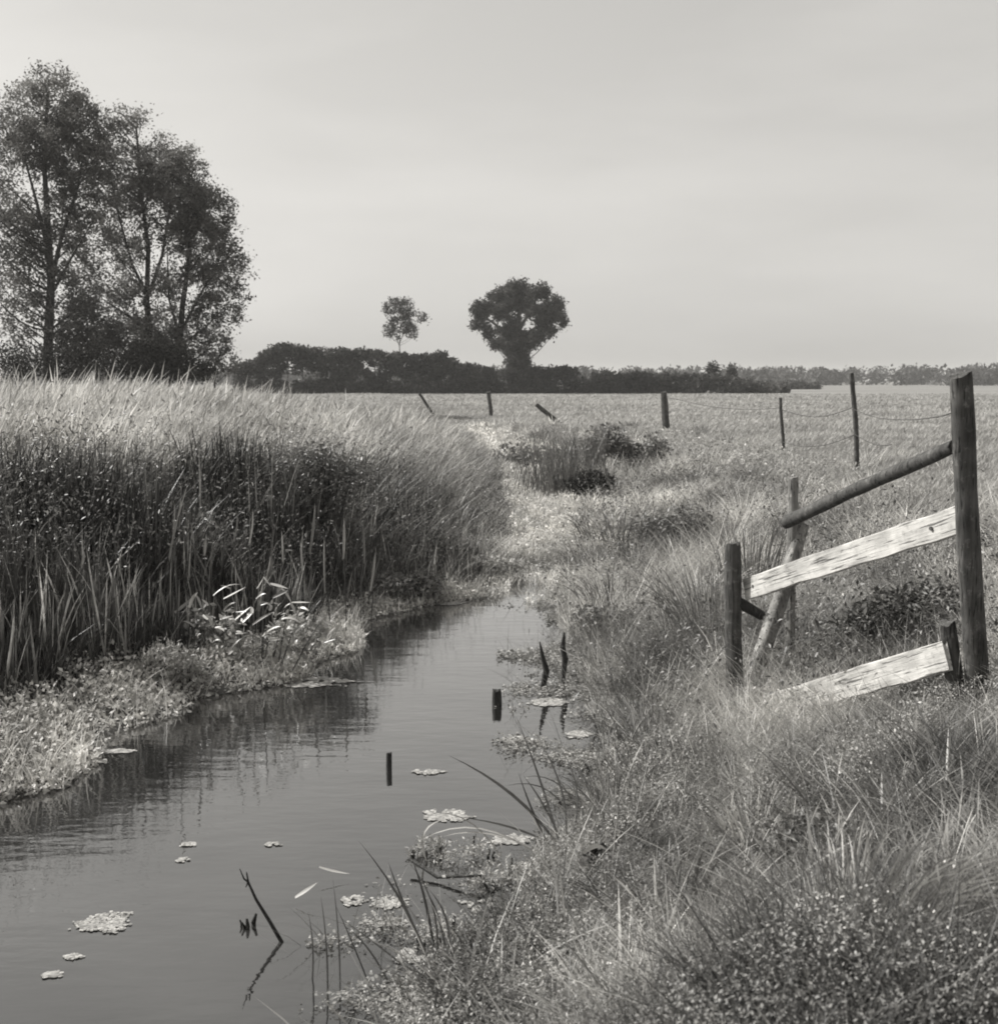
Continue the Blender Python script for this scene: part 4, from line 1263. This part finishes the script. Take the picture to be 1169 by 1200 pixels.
# lance leaved plant on the left margin, leaves coloured pale for sun gloss
W0 = hit(300, 780)
wp_ = thing('water_dock', 'bushy waterside plant topped by lance shaped leaves coloured white for sun sheen', 'plant', W0)
leafs = [((205, 718), (226, 700)), ((222, 712), (232, 694)), ((236, 712), (228, 696)), ((244, 710), (236, 702)), ((250, 698), (282, 685)), ((262, 702), (288, 688)), ((270, 690), (258, 686)), ((301, 690), (309, 676)), ((309, 676), (318, 688)),
         ((316, 684), (338, 690)), ((330, 690), (342, 708)), ((320, 700), (338, 692)), ((342, 706), (364, 706)), ((340, 706), (346, 722)), ((296, 732), (324, 716)), ((322, 718), (330, 706)), ((274, 728), (294, 711)), ((276, 730), (272, 718)), ((270, 762), (284, 748)), ((284, 730), (296, 718)),
         ((378, 726), (392, 734)), ((392, 736), (382, 750)), ((352, 712), (362, 716)), ((300, 702), (312, 696)), ((308, 746), (330, 734)), ((345, 742), (362, 730)), ((250, 735), (240, 722)), ((228, 735), (214, 728)), ((330, 726), (352, 730)), ((262, 716), (276, 706))]
for i in range(34):
    ax = random.gauss(300, 42); ay = 705 + abs(ax - 305) * 0.22 + random.uniform(-8, 45)
    ang = random.uniform(-2.6, 0.6); ln = random.uniform(6, 17)
    leafs.append(((ax, ay), (ax + math.cos(ang) * ln, ay + math.sin(ang) * ln * 0.7)))
for i, (a, c) in enumerate(leafs):
    yy = W0.y + random.uniform(-0.42, -0.15)
    A_ = at(a[0], a[1], yy); C_ = at(c[0], c[1], yy + random.uniform(-0.08, 0.05))
    mid = (A_ + C_) / 2 + Vector((random.uniform(-0.02, 0.02), 0, (C_ - A_).length * random.uniform(-0.1, 0.3)))
    ribbon('leaf', bez(A_, mid, C_, 6), random.uniform(0.012, 0.030), M['pale_sheen_leaf'], wp_, W0, random.uniform(0.35, 1.05), Vector((random.uniform(-0.5, 0.5), -0.5, random.uniform(0.3, 1))))
for i in range(16):
    a = leafs[(i * 2) % len(leafs)][0]
    e = at(a[0], a[1], W0.y + random.uniform(-0.2, 0.2))
    f = Vector((W0.x + (e.x - W0.x) * 0.5, W0.y + random.uniform(-0.12, 0.12), 0)); f.z = ter(f.x, f.y) - 0.03
    b = Buf(); tube(b, bez(f, (f + e) / 2 + Vector((random.uniform(-.05, .05), 0, 0.08)), e, 6), np.linspace(0.008, 0.004, 6), 5)
    b.build('stem', M['herb'], wp_, W0)
b = Buf()
keep = rng; rng = np.random.default_rng(99)
for i in range(34):
    c = at(rng.uniform(225, 372), rng.uniform(722, 785), W0.y + rng.uniform(-0.2, 0.25))
    m = 46
    leaves(b, rng.normal(0, 0.05, (m, 3)) + np.array(c), rng.uniform(0.03, 0.07, m), rng.uniform(0.5, 1.4) * rng.uniform(0.7, 1.3, m), 0.5, 0.1)
o = b.build('foliage', M['pale_herb'], wp_, W0); o['kind'] = 'stuff'
rng = keep
# pale feathery clump left of it
q = hit(195, 800)
shrub('feathery_plant', 'pale feathery low plant at the left water edge', 'plant', q,
      [(tuple(at(195, 778, q.y)), (0.22, 0.2, 0.17)), (tuple(at(172, 790, q.y)), (0.15, 0.15, 0.10)), (tuple(at(222, 786, q.y)), (0.16, 0.16, 0.12))], 1500, 0.05, M['pale_herb'], (0.8, 1.4), seed=51, stems=9, up=0.6, aspect=0.3)

# pale standing reed leaves picked out before the dark bank
random.seed(33)
ORD = 'first second third fourth fifth sixth seventh eighth ninth tenth eleventh twelfth thirteenth fourteenth fifteenth sixteenth seventeenth eighteenth nineteenth twentieth twenty-first twenty-second twenty-third'.split()
RL = [(98, 645, 14), (140, 600, 26), (205, 590, 30), (225, 612, 20), (242, 624, 26), (278, 600, 34), (296, 596, 40), (330, 622, 36), (369, 590, 48), (380, 628, 56), (403, 606, 40), (425, 611, 36), (352, 632, 36), (440, 646, 34), (188, 668, 52), (317, 652, 26)]
RL.sort()
for i, (px, py, hp) in enumerate(RL):
    Yb = float(np.interp(px, [50, 200, 400, 460], [8.8, 9.7, 11.3, 12.1])) + random.uniform(-0.25, 0.25)
    t = at(px, py, Yb)
    z0 = ter(t.x, Yb)
    root = thing('tall_reed', ORD[i] + ' pale reed leaf from the left before the dark bank', 'reed', (t.x, Yb, z0), 'pale reeds before the dark bank')
    e = t
    tl = random.uniform(-4, 7)
    s = Vector((t.x - random.uniform(-0.06, 0.10), Yb + 0.02, z0 - 0.02))
    b = Buf(); tube(b, [s, s.lerp(e, 0.5), at(px - tl, py + hp, Yb)], [0.005, 0.0045, 0.003], 5)
    b.build('stem', M['reed'], root, root.location)
    ribbon('leaf', bez(at(px - tl, py + hp * random.uniform(0.9, 1.3) + 4, Yb), at(px - random.uniform(-2, 2), py + hp * 0.5, Yb - 0.03), e, 7), random.uniform(0.012, 0.026), M['dead_stem'], root, root.location, random.uniform(0.4, 0.95), Vector((random.uniform(-0.6, 0.6), 1, 0)))

# tussocks and bushes of the right bank
def bank_tuft(name, label, cat, px, py, n, length, spread, mat, w, lean=(0, 0), tone=1.0, foot=0.1, sag=0.35):
    q = hit(px, py)
    return sprout(name, label, cat, q, n, length, spread, M[mat], w, lean, tone, 'tufts along the right bank', 'blade', foot, sag)

bank_tuft('rush_tuft', 'dark rush tuft leaning left where open water ends', 'rush', 712, 720, 46, 0.55, 0.40, 'sedge', 0.007, (-0.35, 0), 1.3, 0.22)
bank_tuft('rush_tuft', 'dark rush tuft just left of the fence post', 'rush', 822, 760, 90, 0.85, 0.40, 'sedge', 0.006, (-0.25, 0.1), 1.6, 0.28)
bank_tuft('rush_tuft', 'upright rush tuft behind the left fence post', 'rush', 880, 690, 90, 0.75, 0.30, 'sedge', 0.007, (0, 0), 1.7, 0.4)
bank_tuft('sedge_tussock', 'broad dark sedge tussock above the fork of the stream', 'sedge', 722, 640, 90, 0.62, 0.65, 'sedge', 0.010, (-0.1, 0), 1.4, 0.5)
bank_tuft('sedge_tussock', 'low sedge tussock at the near water edge below the sticks', 'sedge', 745, 870, 50, 0.34, 0.55, 'sedge', 0.006, (-0.4, 0), 1.6, 0.2)
bank_tuft('sedge_tussock', 'wispy sedge tussock on the bank slope right of the arching blade', 'sedge', 705, 950, 46, 0.33, 0.6, 'sedge', 0.006, (-0.5, 0), 1.6, 0.16)
bank_tuft('grass_tussock', 'arching pale grass tussock in the bottom right corner', 'grass', 1010, 1120, 130, 0.50, 0.60, 'near_grass', 0.005, (0.5, 0.3), 2.0, 0.2, 0.6)
bank_tuft('grass_tussock', 'pale upright grass tussock in the middle of the near bank', 'grass', 880, 985, 130, 0.24, 0.5, 'rough_grass', 0.004, (0, 0), 1.6, 0.2)
bank_tuft('grass_tussock', 'grass tussock at the foot of the fallen lower plank', 'grass', 960, 880, 120, 0.20, 0.5, 'rough_grass', 0.005, (0, 0), 1.5, 0.38)
bank_tuft('grass_tussock', 'dark sedge like tussock near the bottom edge in the middle', 'grass', 770, 1080, 80, 0.34, 0.6, 'sedge', 0.005, (-0.3, 0), 1.4, 0.2)

random.seed(44)
q = hit(655, 578)
rp = thing('rush_stand', 'stand of tall thin dark rushes beside the upper stream', 'rush', q)
b = Buf(); keep = rng; rng = np.random.default_rng(8)
n = 520
xx = q.x + rng.normal(0, 0.38, n); yy = q.y + rng.normal(-0.2, 0.6, n)
blades(b, P3(xx, yy), rng.uniform(0.7, 1.45, n) * (0.7 + 0.6 * fnoise(xx, yy, 1.2, 5)), 0.016, rng.uniform(0, 6.28, n), rng.uniform(0, .30, n), rng.uniform(0, .3, n), rng.uniform(0.6, 2.0, n), 4)
rng = keep
o = b.build('stems', M['sedge'], rp, q); o['kind'] = 'stuff'

def bank_bush(name, label, px, py, blobs, n, size, mat, seed, tone=(0.7, 1.3), stems=8, up=0.2, cat='bush'):
    """blobs: (dx, dz, rx, rz) in metres about the foot"""
    q = hit(px, py)
    bl = [((q.x + dx, q.y + (i % 2) * 0.15, q.z + dz), (rx, rx * 0.9, rz)) for i, (dx, dz, rx, rz) in enumerate(blobs)]
    return shrub(name, label, cat, q, bl, n, size, M[mat], tone, None, seed, stems, up)

bank_bush('dock_bush', 'dark low leafy bush right of the tall rushes', 688, 584, [(0, 0.25, 0.36, 0.26), (0.25, 0.28, 0.25, 0.2), (-0.2, 0.2, 0.25, 0.2)], 1700, 0.085, 'hedge_leaf', 61)
bank_bush('dock_bush', 'grey leafy bush behind the dark one by the rushes', 712, 555, [(0, 0.6, 0.5, 0.5), (0.5, 0.4, 0.4, 0.35), (-0.4, 0.4, 0.4, 0.35)], 2600, 0.10, 'herb', 62)
bank_bush('dock_bush', 'small bush below the thick field post', 768, 548, [(0, 0.35, 0.35, 0.38)], 900, 0.09, 'herb', 63)
bank_bush('dock_bush', 'low bush at the far end of the stream on its right', 612, 548, [(0, 0.25, 0.8, 0.3), (1.2, 0.25, 0.6, 0.28)], 1500, 0.11, 'herb', 64)
bank_bush('thistle_bush', 'dark weedy bush behind the pale plank near the right edge', 1050, 752, [(0, 0.18, 0.34, 0.20), (0.33, 0.24, 0.28, 0.22), (-0.25, 0.12, 0.22, 0.14)], 2600, 0.05, 'hedge_leaf', 65, (0.9, 2.2))
bank_bush('nettle_clump', 'dark nettle clump below the right end of the lower plank', 1085, 835, [(0, 0.1, 0.17, 0.12), (0.15, 0.12, 0.14, 0.12)], 1300, 0.038, 'hedge_leaf', 66, (0.8, 2.0))
bank_bush('nettle_clump', 'dark weeds at the bank edge above the black sticks', 700, 742, [(0, 0.12, 0.25, 0.14), (0.35, 0.12, 0.25, 0.14)], 1200, 0.05, 'herb', 67, (0.6, 1.2))
bank_bush('nettle_clump', 'weedy hump on the slope left of the tall rail', 800, 640, [(0, 0.25, 0.4, 0.28), (-0.4, 0.2, 0.3, 0.2)], 1900, 0.065, 'herb', 68)
bank_bush('bank_weed', 'dark leafy hump in the middle of the near slope', 945, 1010, [(0, 0.10, 0.22, 0.12), (0.15, 0.08, 0.15, 0.10)], 2000, 0.028, 'herb', 69, (0.6, 1.3))
bank_bush('bank_weed', 'leafy weed hump by the water in the left bank bend', 455, 700, [(0, 0.12, 0.30, 0.14), (0.3, 0.10, 0.25, 0.12)], 2200, 0.055, 'herb', 70, (0.9, 1.9))
bank_bush('bank_weed', 'leafy weed hump where the left bank meets the upper stream', 565, 672, [(0, 0.10, 0.3, 0.12), (0.3, 0.07, 0.25, 0.08)], 1500, 0.045, 'pale_herb', 71, (0.6, 1.2))
c = at(376, 512, 13.4)
q = Vector((c.x, 13.4, ter(c.x, 13.4)))
shrub('bank_bramble', 'dark bush crowning the shoulder of the left bank', 'bush', q, [(tuple(c - Vector((0, 0, 0.22))), (0.34, 0.25, 0.17)), (tuple(c - Vector((0.3, 0, 0.38))), (0.34, 0.26, 0.22)), (tuple(c - Vector((-0.3, 0, 0.42))), (0.32, 0.25, 0.22)), (tuple(c - Vector((0, 0.1, 0.6))), (0.4, 0.25, 0.28))], 3600, 0.045, M['herb'], (0.5, 1.2), None, 72)

for px, py, rr_, hh_, lab, sd in ((545, 1008, 0.13, 0.06, 'pale leafy water plant inside the loops of bleached grass', 81), (500, 1000, 0.07, 0.05, 'small pale leafy water plant at the left end of the fallen twig', 82),
                       (590, 1040, 0.14, 0.08, 'pale leafy water plant spreading below the fallen twig', 83), (520, 1100, 0.12, 0.07, 'pale leafy plant between the dark sedge blades at the bottom', 84),
                       (700, 900, 0.14, 0.07, 'pale leafy water plant against the right shore', 85), (655, 940, 0.10, 0.05, 'pale leafy water plant left of the wispy tussock', 86), (740, 800, 0.2, 0.08, 'pale leafy plant at the shore below the black sticks', 87)):
    q = hit(px, py)
    shrub('water_herb', lab, 'plant', q, [((q.x, q.y, q.z + hh_ * 0.7), (rr_, rr_, hh_)), ((q.x + rr_ * 0.8, q.y + 0.04, q.z + hh_ * 0.6), (rr_ * 0.7, rr_ * 0.7, hh_ * 0.8)), ((q.x - rr_ * 0.8, q.y - 0.04, q.z + hh_ * 0.4), (rr_ * 0.6, rr_ * 0.6, hh_ * 0.6))],
          520, 0.022, M['margin_herb'], (0.35, 0.95), 'pale leafy plants along the right shore', sd, 6, 0.1, 0.32)

# floating mats of weed
def mat_of_weed(label, px, py, wpx, hpx, seed):
    c = wl(px, py); a = wl(px - wpx / 2, py); e = wl(px, py - hpx / 2)
    rx = abs(c.x - a.x); ry = abs(e.y - c.y)
    r = np.random.default_rng(seed)
    global rng
    keep = rng; rng = r
    m = int(min(3000, 90 + rx * ry * 60000))
    ang = r.uniform(0, 6.28, m); rad = np.sqrt(r.random(m))
    out = 0.35 + 1.1 * fnoise(np.cos(ang) * 1.6 + seed, np.sin(ang) * 1.6, 1.3, seed)
    rad = rad * np.where(r.random(m) < 0.10, r.uniform(0.9, 1.35, m), 1.0)
    x = c.x + np.cos(ang) * rad * rx * out; y = c.y + np.sin(ang) * rad * ry * out
    keepm = (fnoise((x - c.x) * 9, (y - c.y) * 5, 2.0, seed) > 0.34) & (r.random(m) < 1.25 - 0.6 * rad)
    x, y = x[keepm], y[keepm]; m = len(x)
    b = Buf()
    # round little leaves lying on the water, overlapping, slightly tilted
    n = 7
    V = np.zeros((m, n + 1, 3)); s = r.uniform(0.004, 0.009, m) * (c.y / 5.0)
    tilt = r.normal(0, 0.03, (m, 2))
    z = ZW + 0.003 + r.random(m) * 0.003
    V[:, n] = np.stack([x, y, z + 0.0002], 1)
    for j in range(n):
        q = 2 * math.pi * j / n
        dx = np.cos(q) * s; dy = np.sin(q) * s * 1.1
        V[:, j] = np.stack([x + dx, y + dy, z + dx * tilt[:, 0] + dy * tilt[:, 1]], 1)
    f = np.array([(j, (j + 1) % n, n) for j in range(n)])
    b.add(V.reshape(-1, 3), (f[None] + (np.arange(m) * (n + 1))[:, None, None]).reshape(-1, 3), np.repeat(r.uniform(0.35, 1.15, m), n + 1))
    o = b.build('floating_weed', M['float'], None, (c.x, c.y, ZW))
    rng = keep
    return tag(o, label, 'water weed', 'patches of floating weed')

M['float'] = veg_mat('floating_weed_leaf', 0.44, 0.1, 0.45, 0.5, 9.0, 0.2)
mats = [('largest pale weed patch floating alone at the lower left', 122, 1082, 72, 24),
        ('small pale weed fleck at the lower left below the large patch', 85, 1122, 26, 7), ('pale weed streak at the very bottom left', 62, 1143, 30, 8),
        ('long weed patch floating under the two black sticks', 640, 823, 52, 9), ('weed patch left of the grass, halfway down the right shore', 602, 868, 40, 9),
        ('small weed patch close to the right shore above the pale one', 676, 861, 28, 10), ('pale weed patch touching the right shore', 668, 886, 48, 12),
        ('weed patch behind the arching sedge blade', 672, 934, 48, 16), ('weed patch inside the loops of bleached grass', 522, 957, 62, 14),
        ('flat weed patch right of the rush stems', 458, 1058, 50, 14), ('small weed patch just right of the rush stems', 414, 1056, 26, 12),
        ('jagged weed patch below the flat one', 456, 1082, 52, 12), ('weed patch near the foot of the dark sedge tuft', 480, 1120, 36, 22),
        ('weed patch in the water between the sedge tufts', 560, 1062, 46, 14), ('long weed patch off the shore below the arching blade', 600, 985, 54, 12), ('weed streak in open water left of the arching blade tip', 500, 905, 40, 5),
        ('thin weed fleck in open water, the upper of three', 222, 990, 20, 5), ('thin weed fleck in open water, the lower of three', 214, 1008, 16, 6), ('thin weed fleck in open water, the right of three', 320, 990, 18, 5),
        ('weed streak off the left bank, the longest', 138, 881, 36, 5), ('weed streak off the left bank below the longest', 112, 893, 26, 5), ('weed streak by the left frame edge', 68, 921, 28, 7),
        ('weed raft off the point of the left bank', 372, 800, 70, 12), ('small weed raft in the bend of the left bank', 392, 752, 50, 9), ('weed streak below the reeds at the head of the pool', 520, 706, 50, 6)]
for i, (lab, px, py, a, c) in enumerate(mats):
    mat_of_weed(lab, px, py, a, c, 200 + i)

# ------------------------------------------------------------------ haze
def add_haze(density):
    b = Buf()
    x0, x1, y0, y1, z0, z1 = -9000, 9000, -6000, 9000, -2.4, 22.0
    V = [(x0, y0, z0), (x1, y0, z0), (x1, y1, z0), (x0, y1, z0), (x0, y0, z1), (x1, y0, z1), (x1, y1, z1), (x0, y1, z1)]
    Fq = [(3, 2, 1, 0), (4, 5, 6, 7), (0, 1, 5, 4), (1, 2, 6, 5), (2, 3, 7, 6), (3, 0, 4, 7)]
    b.add(V, Fq, 1.0)
    m = bpy.data.materials.new('haze'); m.use_nodes = True
    t = m.node_tree; t.nodes.clear()
    out = t.nodes.new('ShaderNodeOutputMaterial'); v = t.nodes.new('ShaderNodeVolumePrincipled')
    v.inputs['Color'].default_value = (0.96, 0.95, 0.93, 1)
    v.inputs['Density'].default_value = density
    t.links.new(v.outputs[0], out.inputs['Volume'])
    o = b.build('haze', m, None, None, False)
    tag(o, 'thin summer haze over the meadow', 'haze', None, 'stuff')
add_haze(0.0004)
